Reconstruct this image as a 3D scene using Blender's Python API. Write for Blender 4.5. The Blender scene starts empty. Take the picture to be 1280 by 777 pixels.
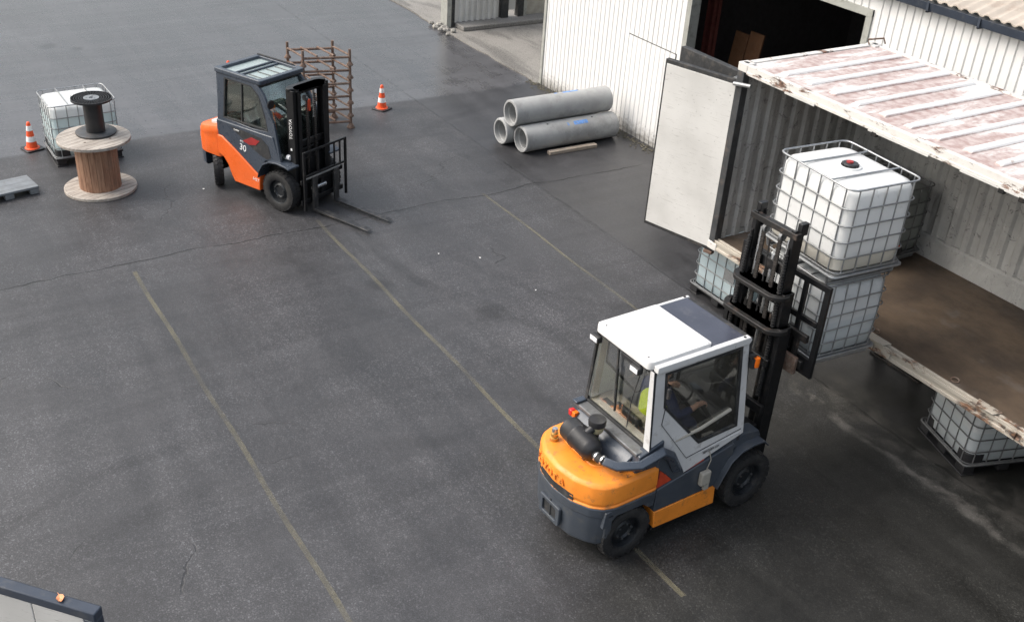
import bpy, bmesh, math, random
from mathutils import Vector, Matrix
random.seed(7)
rad = math.radians
PI = math.pi
S = bpy.context.scene
COL = S.collection

# ------------------------------------------------------------ camera, sky, sun, exposure
CAM_ROT = [[0.5211849, 0.4601261, -0.7187839], [0.8512726, -0.2202389, 0.4762666], [0.0608385, -0.8601039, -0.5064779]]
cam_data = bpy.data.cameras.new("camera")
cam = bpy.data.objects.new("camera", cam_data); COL.objects.link(cam)
cam_data.sensor_fit = 'HORIZONTAL'; cam_data.sensor_width = 36.0
cam_data.lens = 1327.775 / 1280 * 36.0
cam_data.clip_start = 0.1; cam_data.clip_end = 600
_m = Matrix(CAM_ROT)                      # columns: right, down, forward
_b = Matrix((( _m[0][0], -_m[0][1], -_m[0][2]), (_m[1][0], -_m[1][1], -_m[1][2]), (_m[2][0], -_m[2][1], -_m[2][2])))
cam.matrix_world = Matrix.Translation((0, 0, 8.113)) @ _b.to_4x4()
S.camera = cam

SUN_EL, SUN_AZ = 48.0, 238.0              # azimuth of the sun measured from +X, counter-clockwise
w = bpy.data.worlds.new("World"); S.world = w; w.use_nodes = True
nt = w.node_tree; bg = nt.nodes["Background"]
sky = nt.nodes.new("ShaderNodeTexSky"); sky.sky_type = 'NISHITA'; sky.sun_disc = False
sky.sun_elevation = rad(SUN_EL); sky.sun_rotation = rad(90 - SUN_AZ)
sky.air_density = 1.6; sky.dust_density = 6.0; sky.ozone_density = 1.0
hs = nt.nodes.new("ShaderNodeHueSaturation"); hs.inputs["Saturation"].default_value = 0.55
nt.links.new(sky.outputs[0], hs.inputs["Color"]); nt.links.new(hs.outputs[0], bg.inputs[0])
bg.inputs[1].default_value = 0.15
sd = bpy.data.lights.new("sun", 'SUN'); sd.energy = 0.9; sd.angle = rad(35); sd.color = (1, .975, .94)
so = bpy.data.objects.new("sun", sd); COL.objects.link(so)
_d = Vector((math.cos(rad(SUN_AZ)) * math.cos(rad(SUN_EL)), math.sin(rad(SUN_AZ)) * math.cos(rad(SUN_EL)), math.sin(rad(SUN_EL))))
so.rotation_euler = _d.to_track_quat('Z', 'Y').to_euler()
S.view_settings.view_transform = 'Standard'; S.view_settings.look = 'None'
S.view_settings.exposure = 0.74; S.view_settings.gamma = 1.0
S.view_settings.use_curve_mapping = False
S.render.engine = 'CYCLES'
S.cycles.max_bounces = 6; S.cycles.transparent_max_bounces = 12; S.cycles.use_denoising = True

# ------------------------------------------------------------ node helpers
def new_mat(name):
    m = bpy.data.materials.new(name); m.use_nodes = True
    t = m.node_tree; t.nodes.clear()
    out = t.nodes.new("ShaderNodeOutputMaterial")
    return m, t, out
def K(t, ty, **kw):
    n = t.nodes.new(ty)
    for k, v in kw.items(): setattr(n, k, v)
    return n
def put(t, sock, v):
    if isinstance(v, bpy.types.NodeSocket): t.links.new(v, sock)
    elif v is not None:
        if isinstance(v, (tuple, list)) and len(v) == 3 and sock.type == 'RGBA': v = (*v, 1)
        sock.default_value = v
def MA(t, op, a, b=None, c=None, clamp=False):
    n = K(t, "ShaderNodeMath", operation=op); n.use_clamp = clamp
    put(t, n.inputs[0], a)
    if b is not None: put(t, n.inputs[1], b)
    if c is not None: put(t, n.inputs[2], c)
    return n.outputs[0]
def MIX(t, fac, a, b, mode='MIX'):
    n = K(t, "ShaderNodeMix", data_type='RGBA', blend_type=mode)
    put(t, n.inputs[0], fac); put(t, n.inputs[6], a); put(t, n.inputs[7], b)
    return n.outputs[2]
def SS(t, v, lo, hi, a=0.0, b=1.0):
    n = K(t, "ShaderNodeMapRange", interpolation_type='SMOOTHSTEP')
    put(t, n.inputs[0], v); put(t, n.inputs[1], lo); put(t, n.inputs[2], hi); put(t, n.inputs[3], a); put(t, n.inputs[4], b)
    return n.outputs[0]
def NOISE(t, vec, scale, detail=3, rough=.55, dist=0):
    n = K(t, "ShaderNodeTexNoise"); put(t, n.inputs["Vector"], vec)
    n.inputs["Scale"].default_value = scale; n.inputs["Detail"].default_value = detail
    n.inputs["Roughness"].default_value = rough; n.inputs["Distortion"].default_value = dist
    return n.outputs[0]
def VOR(t, vec, scale):
    n = K(t, "ShaderNodeTexVoronoi"); put(t, n.inputs["Vector"], vec); n.inputs["Scale"].default_value = scale
    return n
def VSC(t, vec, s):
    n = K(t, "ShaderNodeVectorMath", operation='MULTIPLY'); put(t, n.inputs[0], vec); n.inputs[1].default_value = s
    return n.outputs[0]
def OBJ(t, rnd=True):
    tc = K(t, "ShaderNodeTexCoord")
    if not rnd: return tc.outputs["Object"]
    oi = K(t, "ShaderNodeObjectInfo"); n = K(t, "ShaderNodeVectorMath", operation='ADD')
    r = MA(t, 'MULTIPLY', oi.outputs["Random"], 23.0)
    cx = K(t, "ShaderNodeCombineXYZ"); put(t, cx.inputs[0], r); put(t, cx.inputs[1], r)
    t.links.new(tc.outputs["Object"], n.inputs[0]); t.links.new(cx.outputs[0], n.inputs[1])
    return n.outputs[0]
def BSDF(t, out, color, rough=.5, metal=0.0, bump=None, bstr=.3, bdist=.01, **kw):
    p = K(t, "ShaderNodeBsdfPrincipled")
    put(t, p.inputs["Base Color"], color); put(t, p.inputs["Roughness"], rough); put(t, p.inputs["Metallic"], metal)
    for k, v in kw.items(): put(t, p.inputs[k.replace('_', ' ')], v)
    if bump is not None:
        b = K(t, "ShaderNodeBump"); b.inputs["Strength"].default_value = bstr; b.inputs["Distance"].default_value = bdist
        put(t, b.inputs["Height"], bump); t.links.new(b.outputs[0], p.inputs["Normal"])
    t.links.new(p.outputs[0], out.inputs[0])
    return p
def pm(name, color, rough=.5, metal=0.0, var=.12, vscale=6, dirt=None, damt=.5, dscale=7, dlo=.52, bump=.15, bscale=40, bdist=.004, scr=None, **kw):
    m, t, out = new_mat(name); co = OBJ(t)
    n = NOISE(t, co, vscale, 4)
    c = MIX(t, SS(t, n, .3, .7, 0, 1), tuple(x * (1 - var) for x in color), tuple(min(1, x * (1 + var)) for x in color))
    rg = SS(t, NOISE(t, co, vscale * 2.3, 4), .3, .7, rough * .8, min(1, rough * 1.2))
    if dirt is not None:
        dn = NOISE(t, co, dscale, 6, .68)
        f = MA(t, 'MULTIPLY', SS(t, dn, dlo, dlo + .14), damt)
        c = MIX(t, f, c, dirt); rg = MA(t, 'ADD', rg, MA(t, 'MULTIPLY', f, .3), clamp=True)
    if scr:
        s1 = NOISE(t, VSC(t, co, (1, 1, 9)), 9, 5, .8, .6); s2 = NOISE(t, co, 34, 4, .8); s3 = NOISE(t, VSC(t, co, (6, 1, 1)), 6, 6, .75)
        f = MA(t, 'MAXIMUM', SS(t, s1, .64, .69), MA(t, 'MAXIMUM', SS(t, s2, .68, .73), SS(t, s3, .66, .71)))
        c = MIX(t, MA(t, 'MULTIPLY', f, .75), c, scr)
    BSDF(t, out, c, rg, metal, NOISE(t, co, bscale, 3), bump, bdist, **kw)
    return m
def glass(name, tint, refl=1.0, dirt=.06):
    m, t, out = new_mat(name)
    tr = K(t, "ShaderNodeBsdfTransparent"); put(t, tr.inputs[0], tint)
    gl = K(t, "ShaderNodeBsdfGlossy"); gl.inputs["Roughness"].default_value = .03
    df = K(t, "ShaderNodeBsdfDiffuse"); put(t, df.inputs[0], (.45, .46, .44))
    fr = K(t, "ShaderNodeFresnel"); fr.inputs[0].default_value = 1.5
    m1 = K(t, "ShaderNodeMixShader"); put(t, m1.inputs[0], MA(t, 'MULTIPLY', fr.outputs[0], refl)); t.links.new(tr.outputs[0], m1.inputs[1]); t.links.new(gl.outputs[0], m1.inputs[2])
    m2 = K(t, "ShaderNodeMixShader"); put(t, m2.inputs[0], MA(t, 'MULTIPLY', SS(t, NOISE(t, OBJ(t), 5, 5), .35, .75), dirt)); t.links.new(m1.outputs[0], m2.inputs[1]); t.links.new(df.outputs[0], m2.inputs[2])
    t.links.new(m2.outputs[0], out.inputs[0])
    return m

# ------------------------------------------------------------ mesh helpers
class MB:
    def __init__(s): s.v = []; s.f = []
    def add(s, vs, fs):
        o = len(s.v); s.v += [tuple(x) for x in vs]; s.f += [tuple(i + o for i in f) for f in fs]; return s
    def box(s, x0, x1, y0, y1, z0, z1):
        return s.add([(x0,y0,z0),(x1,y0,z0),(x1,y1,z0),(x0,y1,z0),(x0,y0,z1),(x1,y0,z1),(x1,y1,z1),(x0,y1,z1)],
                     [(0,3,2,1),(4,5,6,7),(0,1,5,4),(1,2,6,5),(2,3,7,6),(3,0,4,7)])
    def hexa(s, p):  # 4 bottom, 4 top points
        return s.add(p, [(0,3,2,1),(4,5,6,7),(0,1,5,4),(1,2,6,5),(2,3,7,6),(3,0,4,7)])
    def prism(s, pts, ax, a, b):
        def P(u, v, w): return {'x': (w, u, v), 'y': (u, w, v), 'z': (u, v, w)}[ax]
        n = len(pts)
        vs = [P(u, v, a) for u, v in pts] + [P(u, v, b) for u, v in pts]
        return s.add(vs, [tuple(range(n))[::-1], tuple(range(n, 2 * n))] + [(i, (i + 1) % n, (i + 1) % n + n, i + n) for i in range(n)])
    def ring(s, outer, inner, ax, a, b):
        def P(u, v, w): return {'x': (w, u, v), 'y': (u, w, v), 'z': (u, v, w)}[ax]
        n = len(outer); vs = []
        for w_ in (a, b):
            vs += [P(u, v, w_) for u, v in outer] + [P(u, v, w_) for u, v in inner]
        fs = []
        for i in range(n):
            j = (i + 1) % n
            fs += [(i, j, n + j, n + i), (2*n + i, 3*n + i, 3*n + j, 2*n + j), (i, 2*n + i, 2*n + j, j), (n + i, n + j, 3*n + j, 3*n + i)]
        return s.add(vs, fs)
    def bar(s, p0, p1, wd, h, up=(0, 0, 1)):
        p0, p1 = Vector(p0), Vector(p1); d = (p1 - p0).normalized(); u = Vector(up)
        sd_ = d.cross(u)
        if sd_.length < 1e-4: sd_ = d.cross(Vector((1, 0, 0)))
        sd_.normalize(); u = sd_.cross(d)
        c = [(-1,-1),(1,-1),(1,1),(-1,1)]
        return s.hexa([p0 + sd_*a*wd/2 + u*b*h/2 for a, b in c] + [p1 + sd_*a*wd/2 + u*b*h/2 for a, b in c])
    def cyl(s, p0, p1, r, n=16, r1=None):
        return s.tube([p0, p1], r, n, r1=r1)
    def tube(s, pts, r, n=8, closed=False, r1=None, radii=None):
        pts = [Vector(p) for p in pts]; m = len(pts); rings = []
        prev = None
        for i, p in enumerate(pts):
            if closed: d = (pts[(i+1) % m] - pts[i-1])
            else: d = pts[min(i+1, m-1)] - pts[max(i-1, 0)]
            d.normalize()
            if prev is None:
                a = d.cross(Vector((0, 0, 1)))
                if a.length < 1e-3: a = d.cross(Vector((1, 0, 0)))
            else:
                a = prev - d * prev.dot(d)
            a.normalize(); prev = a; b = d.cross(a)
            rr = radii[i] if radii else (r if r1 is None else r + (r1 - r) * i / (m - 1))
            if not closed and 0 < i < m - 1 or closed:
                e0 = (pts[i] - pts[i-1]).normalized(); k = min(1.4, 1 / max(.5, abs(e0.dot(d))))
            else: k = 1
            rings.append([p + (a * math.cos(2*PI*q/n) + b * math.sin(2*PI*q/n)) * rr * (1 if k == 1 else (1 + (k-1)*.5)) for q in range(n)])
        vs = [v for g in rings for v in g]; fs = []
        for i in range(m if closed else m - 1):
            j = (i + 1) % m
            for q in range(n):
                fs.append((i*n + q, i*n + (q+1) % n, j*n + (q+1) % n, j*n + q))
        if not closed: fs += [tuple(range(n))[::-1], tuple((m-1)*n + q for q in range(n))]
        return s.add(vs, fs)
    def lathe(s, prof, c=(0, 0, 0), ax='z', n=32):
        # prof: (radius, height) open or closed list; radius 0 ends are closed by a fan
        vs = []; fs = []; m = len(prof); cx, cy, cz = c
        for r, h in prof:
            for q in range(n):
                a = 2*PI*q/n; x, y = r*math.cos(a), r*math.sin(a)
                vs.append({'z': (cx+x, cy+y, cz+h), 'x': (cx+h, cy+x, cz+y), 'y': (cx+y, cy+h, cz+x)}[ax])
        for i in range(m - 1):
            for q in range(n): fs.append((i*n+q, i*n+(q+1) % n, (i+1)*n+(q+1) % n, (i+1)*n+q))
        return s.add(vs, fs)
    def xf(s, M):
        s.v = [tuple(M @ Vector(p)) for p in s.v]; return s
    def build(s, name, mat, parent=None, bevel=0, seg=2, smooth=True, ang=40, merge=True):
        me = bpy.data.meshes.new(name); me.from_pydata(s.v, [], s.f)
        bm = bmesh.new(); bm.from_mesh(me)
        if merge: bmesh.ops.remove_doubles(bm, verts=bm.verts, dist=1e-5)
        bmesh.ops.recalc_face_normals(bm, faces=bm.faces)
        bm.to_mesh(me); bm.free()
        me.materials.append(mat)
        if smooth:
            me.shade_smooth(); me.set_sharp_from_angle(angle=rad(ang))
        o = bpy.data.objects.new(name, me); COL.objects.link(o)
        if parent: o.parent = parent
        if bevel:
            b = o.modifiers.new("bevel", 'BEVEL'); b.width = bevel; b.segments = seg; b.limit_method = 'ANGLE'; b.angle_limit = rad(35)
            b.harden_normals = False
        return o
def tag(o, label=None, cat=None, group=None, kind=None):
    if label: o["label"] = label
    if cat: o["category"] = cat
    if group: o["group"] = group
    if kind: o["kind"] = kind
    return o
def thing(name, loc, rz, label, cat, group=None):
    o = bpy.data.objects.new(name, None); COL.objects.link(o); o.location = loc; o.rotation_euler = (0, 0, rz)
    o.empty_display_size = .3
    return tag(o, label, cat, group)
def copy_tree(o, parent=None):
    kids = [k for k in COL.objects if k.parent == o]
    c = o.copy(); COL.objects.link(c); c.parent = parent
    for k in kids: copy_tree(k, c)
    return c
def rpoly(pts, r, n=4):
    """round the corners of a 2D polygon"""
    out = []; m = len(pts)
    for i in range(m):
        p = Vector(pts[i]); a = Vector(pts[i-1]) - p; b = Vector(pts[(i+1) % m]) - p
        rr = min(r, a.length*.45, b.length*.45)
        pa = p + a.normalized()*rr; pb = p + b.normalized()*rr
        for k in range(n + 1):
            u = k / n; out.append(tuple((pa*(1-u) + p*u)*(1-u) + (p*(1-u) + pb*u)*u))
    return out
def inset(pts, d):
    """move each edge of a convex-ish polygon inwards by d"""
    m = len(pts); ar = sum(pts[i][0]*pts[(i+1) % m][1] - pts[(i+1) % m][0]*pts[i][1] for i in range(m))
    sg = 1 if ar > 0 else -1; out = []
    for i in range(m):
        p0, p, p1 = Vector(pts[i-1]), Vector(pts[i]), Vector(pts[(i+1) % m])
        a = (p - p0).normalized(); b = (p1 - p).normalized()
        na = Vector((-a.y, a.x))*sg; nb = Vector((-b.y, b.x))*sg
        k = na + nb; k = k / max(.3, k.dot(na)) if k.length else na
        out.append(tuple(p + k*d))
    return out
def text(name, s, size, mat, parent, M, depth=.002, shear=0.0, spacing=1.0, xs=1.0):
    cu = bpy.data.curves.new(name, 'FONT'); cu.body = s; cu.size = size; cu.extrude = depth; cu.shear = shear; cu.space_character = spacing
    cu.align_x = 'CENTER'; cu.align_y = 'CENTER'; cu.resolution_u = 3
    tmp = bpy.data.objects.new("tmp", cu); COL.objects.link(tmp)
    dg = bpy.context.evaluated_depsgraph_get(); me = bpy.data.meshes.new_from_object(tmp.evaluated_get(dg))
    bpy.data.objects.remove(tmp); me.name = name; me.materials.clear(); me.materials.append(mat)
    me.transform(Matrix.Diagonal((xs, 1, 1, 1))); me.transform(M)
    o = bpy.data.objects.new(name, me); COL.objects.link(o); o.parent = parent
    return o
def frame_M(origin, xdir, ydir):
    x = Vector(xdir).normalized(); y = Vector(ydir).normalized(); z = x.cross(y)
    return Matrix(((x.x, y.x, z.x, origin[0]), (x.y, y.y, z.y, origin[1]), (x.z, y.z, z.z, origin[2]), (0, 0, 0, 1)))

# ------------------------------------------------------------ materials
def asphalt():
    m, t, out = new_mat("wet_asphalt"); co = OBJ(t, False)
    sx = K(t, "ShaderNodeSeparateXYZ"); t.links.new(co, sx.inputs[0]); X, Y = sx.outputs[0], sx.outputs[1]
    w1 = MA(t, 'SUBTRACT', NOISE(t, co, .9, 4), .5)
    w2 = MA(t, 'SUBTRACT', NOISE(t, co, 4.0, 4), .5)
    # newer, smoother asphalt beyond the joint X=-20.4 and beside the building (Y>10.5)
    xx = MA(t, 'ADD', X, MA(t, 'ADD', MA(t, 'MULTIPLY', w1, .35), MA(t, 'MULTIPLY', w2, .12)))
    yy = MA(t, 'ADD', Y, MA(t, 'MULTIPLY', w2, .1))
    far = SS(t, xx, -20.3, -20.5); side = SS(t, yy, 10.48, 10.56)
    new = MA(t, 'MAXIMUM', far, side)
    big = NOISE(t, co, .22, 4, .6); med = NOISE(t, co, 1.7, 5, .62, .6); fine = NOISE(t, co, 14, 4, .6)
    streak = NOISE(t, VSC(t, co, (.12, 1.3, 1)), 1.0, 5, .6, 1.2)
    streak2 = NOISE(t, VSC(t, co, (1.6, .16, 1)), 1.0, 5, .6, 1.5)
    v = VOR(t, co, 64); cell = K(t, "ShaderNodeSeparateColor"); t.links.new(v.outputs["Color"], cell.inputs[0])
    grit = MA(t, 'POWER', cell.outputs[0], 6.0)                        # sparse pale stones
    grit2 = NOISE(t, co, 75, 2, .8)
    grit = MA(t, 'MULTIPLY', grit, SS(t, NOISE(t, co, .8, 4), .33, .62, .35, 1.2))
    old = MA(t, 'ADD', .042, MA(t, 'MULTIPLY', grit, .05))
    old = MA(t, 'MULTIPLY', old, SS(t, grit2, .35, .65, .66, 1.36))
    nw = MA(t, 'ADD', MA(t, 'ADD', .038, MA(t, 'MULTIPLY', far, .034)), MA(t, 'MULTIPLY', grit, .012))  # extra brightness on the far part puts the wet sky sheen into the colour
    nw = MA(t, 'MULTIPLY', nw, SS(t, grit2, .35, .65, .88, 1.12))
    val = MA(t, 'ADD', MA(t, 'MULTIPLY', old, MA(t, 'SUBTRACT', 1.0, new)), MA(t, 'MULTIPLY', nw, new))
    val = MA(t, 'MULTIPLY', val, SS(t, big, .3, .7, .90, 1.10))
    val = MA(t, 'MULTIPLY', val, SS(t, med, .25, .75, .86, 1.14))
    val = MA(t, 'MULTIPLY', val, SS(t, streak, .3, .72, .82, 1.15))
    val = MA(t, 'MULTIPLY', val, SS(t, streak2, .3, .72, .88, 1.12))
    val = MA(t, 'MULTIPLY', val, SS(t, fine, .3, .7, .9, 1.1))
    # broad darker area in front of the container, fading outwards
    ox = MA(t, 'MULTIPLY', MA(t, 'ADD', X, 3.6), .15); oy = MA(t, 'MULTIPLY', MA(t, 'SUBTRACT', Y, 8.8), .21)
    od = MA(t, 'SQRT', MA(t, 'ADD', MA(t, 'MULTIPLY', ox, ox), MA(t, 'MULTIPLY', oy, oy)))
    dark_area = SS(t, MA(t, 'ADD', od, MA(t, 'MULTIPLY', w1, .9)), 1.15, .35)
    dark_area = MA(t, 'MULTIPLY', dark_area, .62)
    val = MA(t, 'MULTIPLY', val, MA(t, 'SUBTRACT', 1.0, dark_area))
    # pale dried silt along the joint in front of the container
    sy = MA(t, 'ADD', MA(t, 'SUBTRACT', Y, 10.1), MA(t, 'ADD', MA(t, 'MULTIPLY', w1, .5), MA(t, 'MULTIPLY', w2, .22)))
    silt = MA(t, 'MULTIPLY', SS(t, MA(t, 'ABSOLUTE', sy), .13, .02), SS(t, MA(t, 'ABSOLUTE', MA(t, 'ADD', X, 6.4)), 2.8, 1.3))
    silt = MA(t, 'MULTIPLY', silt, SS(t, med, .38, .6))
    silt2 = MA(t, 'MULTIPLY', SS(t, MA(t, 'ABSOLUTE', MA(t, 'ADD', MA(t, 'SUBTRACT', Y, 10.55), MA(t, 'MULTIPLY', w1, 1.1))), .5, .1), SS(t, MA(t, 'ABSOLUTE', MA(t, 'ADD', X, 6.0)), 3.6, 1.5))
    silt = MA(t, 'MAXIMUM', silt, MA(t, 'MULTIPLY', MA(t, 'MULTIPLY', silt2, SS(t, NOISE(t, co, 2.6, 5), .42, .62)), .45))
    val = MA(t, 'ADD', val, MA(t, 'MULTIPLY', silt, .055))
    # rubber marks left by turning trucks
    for (cx_, cy_, rr_, ww_, am_) in ((-9.5, 2.2, 4.6, .16, .16), (-9.5, 2.2, 5.7, .14, .14), (-4.5, 3.0, 5.2, .17, .18), (-4.3, 3.1, 6.3, .15, .16), (-14.5, 12.5, 4.9, .16, .14), (-14.5, 12.6, 6.0, .15, .12), (-11.0, -2.5, 8.4, .18, .12), (-11.0, -2.5, 9.5, .18, .10), (-20.5, 0.5, 5.2, .2, .10)):
        dx = MA(t, 'SUBTRACT', X, cx_); dy = MA(t, 'SUBTRACT', Y, cy_)
        dd = MA(t, 'ADD', MA(t, 'SQRT', MA(t, 'ADD', MA(t, 'MULTIPLY', dx, dx), MA(t, 'MULTIPLY', dy, dy))), MA(t, 'MULTIPLY', w1, .25))
        mk = MA(t, 'MULTIPLY', SS(t, MA(t, 'ABSOLUTE', MA(t, 'SUBTRACT', dd, rr_)), ww_, ww_*.3), SS(t, big, .42, .62))
        val = MA(t, 'MULTIPLY', val, MA(t, 'SUBTRACT', 1.0, MA(t, 'MULTIPLY', mk, am_)))
    # pale scuffs of the loading lane in mid yard
    sc = MA(t, 'MULTIPLY', SS(t, NOISE(t, VSC(t, co, (.35, .9, 1)), 1.1, 6, .7, .8), .56, .74), .013)
    val = MA(t, 'ADD', val, sc)
    # two oil spots
    for (px, py, r) in ((-26.99, 4.05, .28), (-26.58, 4.62, .2), (-13.1, 6.2, .3), (-11.6, 7.3, .35)):
        dx = MA(t, 'SUBTRACT', X, px); dy = MA(t, 'SUBTRACT', Y, py)
        dd = MA(t, 'ADD', MA(t, 'SQRT', MA(t, 'ADD', MA(t, 'MULTIPLY', dx, dx), MA(t, 'MULTIPLY', dy, dy))), MA(t, 'MULTIPLY', w2, .3))
        val = MA(t, 'MULTIPLY', val, SS(t, dd, r*.3, r, .62, 1))
    # expansion joint / crack across the yard
    cw = MA(t, 'SUBTRACT', NOISE(t, VSC(t, co, (0.02, 1, 1)), .45, 2), .5); cw2 = MA(t, 'SUBTRACT', NOISE(t, VSC(t, co, (.02, 1, 1)), 5, 3), .5)
    cx = MA(t, 'ADD', MA(t, 'ADD', X, 15.36), MA(t, 'ADD', MA(t, 'MULTIPLY', cw, .55), MA(t, 'MULTIPLY', cw2, .1)))
    cwid = SS(t, NOISE(t, co, 1.5, 3), .35, .65, .008, .026)
    crack = SS(t, MA(t, 'ABSOLUTE', cx), cwid, MA(t, 'MULTIPLY', cwid, .45))
    crack = MA(t, 'MULTIPLY', crack, SS(t, Y, 13.2, 12.6))
    # fine secondary cracks
    vc = K(t, "ShaderNodeTexVoronoi", feature='DISTANCE_TO_EDGE'); dsp = K(t, "ShaderNodeVectorMath", operation='ADD')
    cn = K(t, "ShaderNodeTexNoise"); cn.inputs["Scale"].default_value = 1.6; cn.inputs["Detail"].default_value = 4; t.links.new(co, cn.inputs["Vector"])
    t.links.new(co, dsp.inputs[0]); t.links.new(VSC(t, cn.outputs[1], (.9, .9, 0)), dsp.inputs[1])
    t.links.new(dsp.outputs[0], vc.inputs["Vector"]); vc.inputs["Scale"].default_value = .42
    fc = MA(t, 'MULTIPLY', SS(t, vc.outputs[0], .006, .002), SS(t, NOISE(t, co, .5, 2), .57, .63))
    fc = MA(t, 'MULTIPLY', fc, MA(t, 'SUBTRACT', 1.0, new))
    crack = MA(t, 'MAXIMUM', crack, MA(t, 'MULTIPLY', fc, .55))
    # joint line between the two asphalts
    jl = MA(t, 'MULTIPLY', SS(t, MA(t, 'ABSOLUTE', MA(t, 'SUBTRACT', yy, 10.52)), .035, .01), SS(t, NOISE(t, co, 3, 3), .4, .6, .1, .5))
    crack = MA(t, 'MAXIMUM', crack, jl)
    val = MA(t, 'MULTIPLY', val, MA(t, 'SUBTRACT', 1.0, MA(t, 'MULTIPLY', crack, .72)))
    cc = K(t, "ShaderNodeCombineColor"); put(t, cc.inputs[0], MA(t, 'MULTIPLY', val, SS(t, silt, 0, .5, .985, 1.03))); put(t, cc.inputs[1], MA(t, 'MULTIPLY', val, .985)); put(t, cc.inputs[2], MA(t, 'MULTIPLY', val, SS(t, MA(t, 'ADD', dark_area, silt), 0, .6, 1.06, .92)))
    rg = MA(t, 'ADD', .50, MA(t, 'MULTIPLY', MA(t, 'SUBTRACT', med, .5), .3))
    rg = MA(t, 'ADD', rg, MA(t, 'MULTIPLY', MA(t, 'SUBTRACT', streak, .5), .25))
    rg = MA(t, 'SUBTRACT', rg, MA(t, 'MULTIPLY', new, .10)); rg = MA(t, 'SUBTRACT', rg, MA(t, 'MULTIPLY', far, .12)); rg = MA(t, 'ADD', rg, MA(t, 'MULTIPLY', silt, .3))
    h = MA(t, 'ADD', MA(t, 'MULTIPLY', grit2, MA(t, 'SUBTRACT', 1.0, MA(t, 'MULTIPLY', new, .8))), MA(t, 'MULTIPLY', crack, -3.0))
    BSDF(t, out, cc.outputs[0], rg, 0, h, .45, .006)
    return m
def concrete_floor(name, col, stain=(.10, .095, .085), st=.6):
    m, t, out = new_mat(name); co = OBJ(t, False)
    n = NOISE(t, co, .7, 6, .65, .4); s = NOISE(t, VSC(t, co, (.35, 1.4, 1)), .9, 5, .65, .8); g = NOISE(t, co, 40, 3, .6)
    c = MIX(t, SS(t, n, .35, .65), tuple(x*.75 for x in col), col)
    c = MIX(t, MA(t, 'MULTIPLY', SS(t, s, .48, .66), st), c, stain)
    c = MIX(t, SS(t, g, .35, .7, 0, .35), c, (.5, .48, .45))
    BSDF(t, out, c, .75, 0, g, .3, .006)
    return m
def worn_line():
    m, t, out = new_mat("worn_yellow_paint"); co = OBJ(t, False)
    n = NOISE(t, co, 60, 4, .75); n2 = NOISE(t, co, .9, 5, .65)
    f = MA(t, 'MULTIPLY', SS(t, n, .15, .62), SS(t, n2, .32, .66, .10, .50))
    p = K(t, "ShaderNodeBsdfPrincipled"); put(t, p.inputs[0], (.235, .215, .145)); put(t, p.inputs["Roughness"], .6)
    tr = K(t, "ShaderNodeBsdfTransparent"); mx = K(t, "ShaderNodeMixShader")
    put(t, mx.inputs[0], f); t.links.new(tr.outputs[0], mx.inputs[1]); t.links.new(p.outputs[0], mx.inputs[2]); t.links.new(mx.outputs[0], out.inputs[0])
    return m
def wood(name, c1, c2, axis=(1, 9, 9), rough=.75):
    m, t, out = new_mat(name); co = OBJ(t)
    g = NOISE(t, VSC(t, co, axis), 3.0, 6, .65, .6); b = NOISE(t, co, 4, 4); f = NOISE(t, VSC(t, co, tuple(a*4 for a in axis)), 6, 4, .7)
    c = MIX(t, SS(t, g, .32, .68), c1, c2); c = MIX(t, SS(t, b, .5, .75, 0, .45), c, (.12, .10, .085))
    c = MIX(t, SS(t, f, .55, .7, 0, .3), c, (.08, .06, .05))
    BSDF(t, out, c, rough, 0, g, .5, .004)
    return m
def peeled_roof():
    m, t, out = new_mat("peeling_roof_paint"); co = OBJ(t, False)
    s = NOISE(t, VSC(t, co, (2.4, .42, 1)), 1.5, 7, .70, .4); b = NOISE(t, co, .55, 3); f = NOISE(t, co, 26, 5, .75)
    sep = K(t, "ShaderNodeSeparateXYZ"); t.links.new(co, sep.inputs[0])
    ridge = SS(t, sep.outputs[2], .006, .03)                           # paint holds better on the raised ribs
    f0 = MA(t, 'ADD', MA(t, 'ADD', MA(t, 'MULTIPLY', s, .75), MA(t, 'MULTIPLY', b, .35)), MA(t, 'MULTIPLY', MA(t, 'SUBTRACT', f, .5), .16))
    fac = SS(t, MA(t, 'SUBTRACT', f0, MA(t, 'MULTIPLY', ridge, .26)), .425, .56)
    red = MIX(t, SS(t, NOISE(t, co, 9, 5), .35, .65), (.30, .19, .17), (.46, .38, .36))
    c = MIX(t, MA(t, 'MULTIPLY', fac, .9), (.70, .69, .68), red)
    c = MIX(t, MA(t, 'MULTIPLY', SS(t, NOISE(t, co, 3.2, 7, .75), .60, .7), .6), c, (.24, .15, .12))
    BSDF(t, out, c, .55, 0, f, .25, .004)
    return m
def rust_white(name, base=(.72, .70, .67), lo=.55, rust=(.16, .075, .045), sc=5.0):
    m, t, out = new_mat(name); co = OBJ(t, False)
    a = NOISE(t, VSC(t, co, (.6, 1, 1.6)), sc, 7, .72, .4); b = NOISE(t, co, 1.1, 3)
    fa = SS(t, MA(t, 'ADD', MA(t, 'MULTIPLY', a, .7), MA(t, 'MULTIPLY', b, .32)), lo, lo + .07)
    rc = MIX(t, SS(t, NOISE(t, co, 18, 4), .4, .6), rust, (.05, .035, .03))
    c = MIX(t, fa, base, rc); c = MIX(t, SS(t, NOISE(t, co, 7, 5), .5, .7, 0, .3), c, (.42, .38, .34))
    BSDF(t, out, c, .6, 0, a, .35, .004)
    return m
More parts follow.
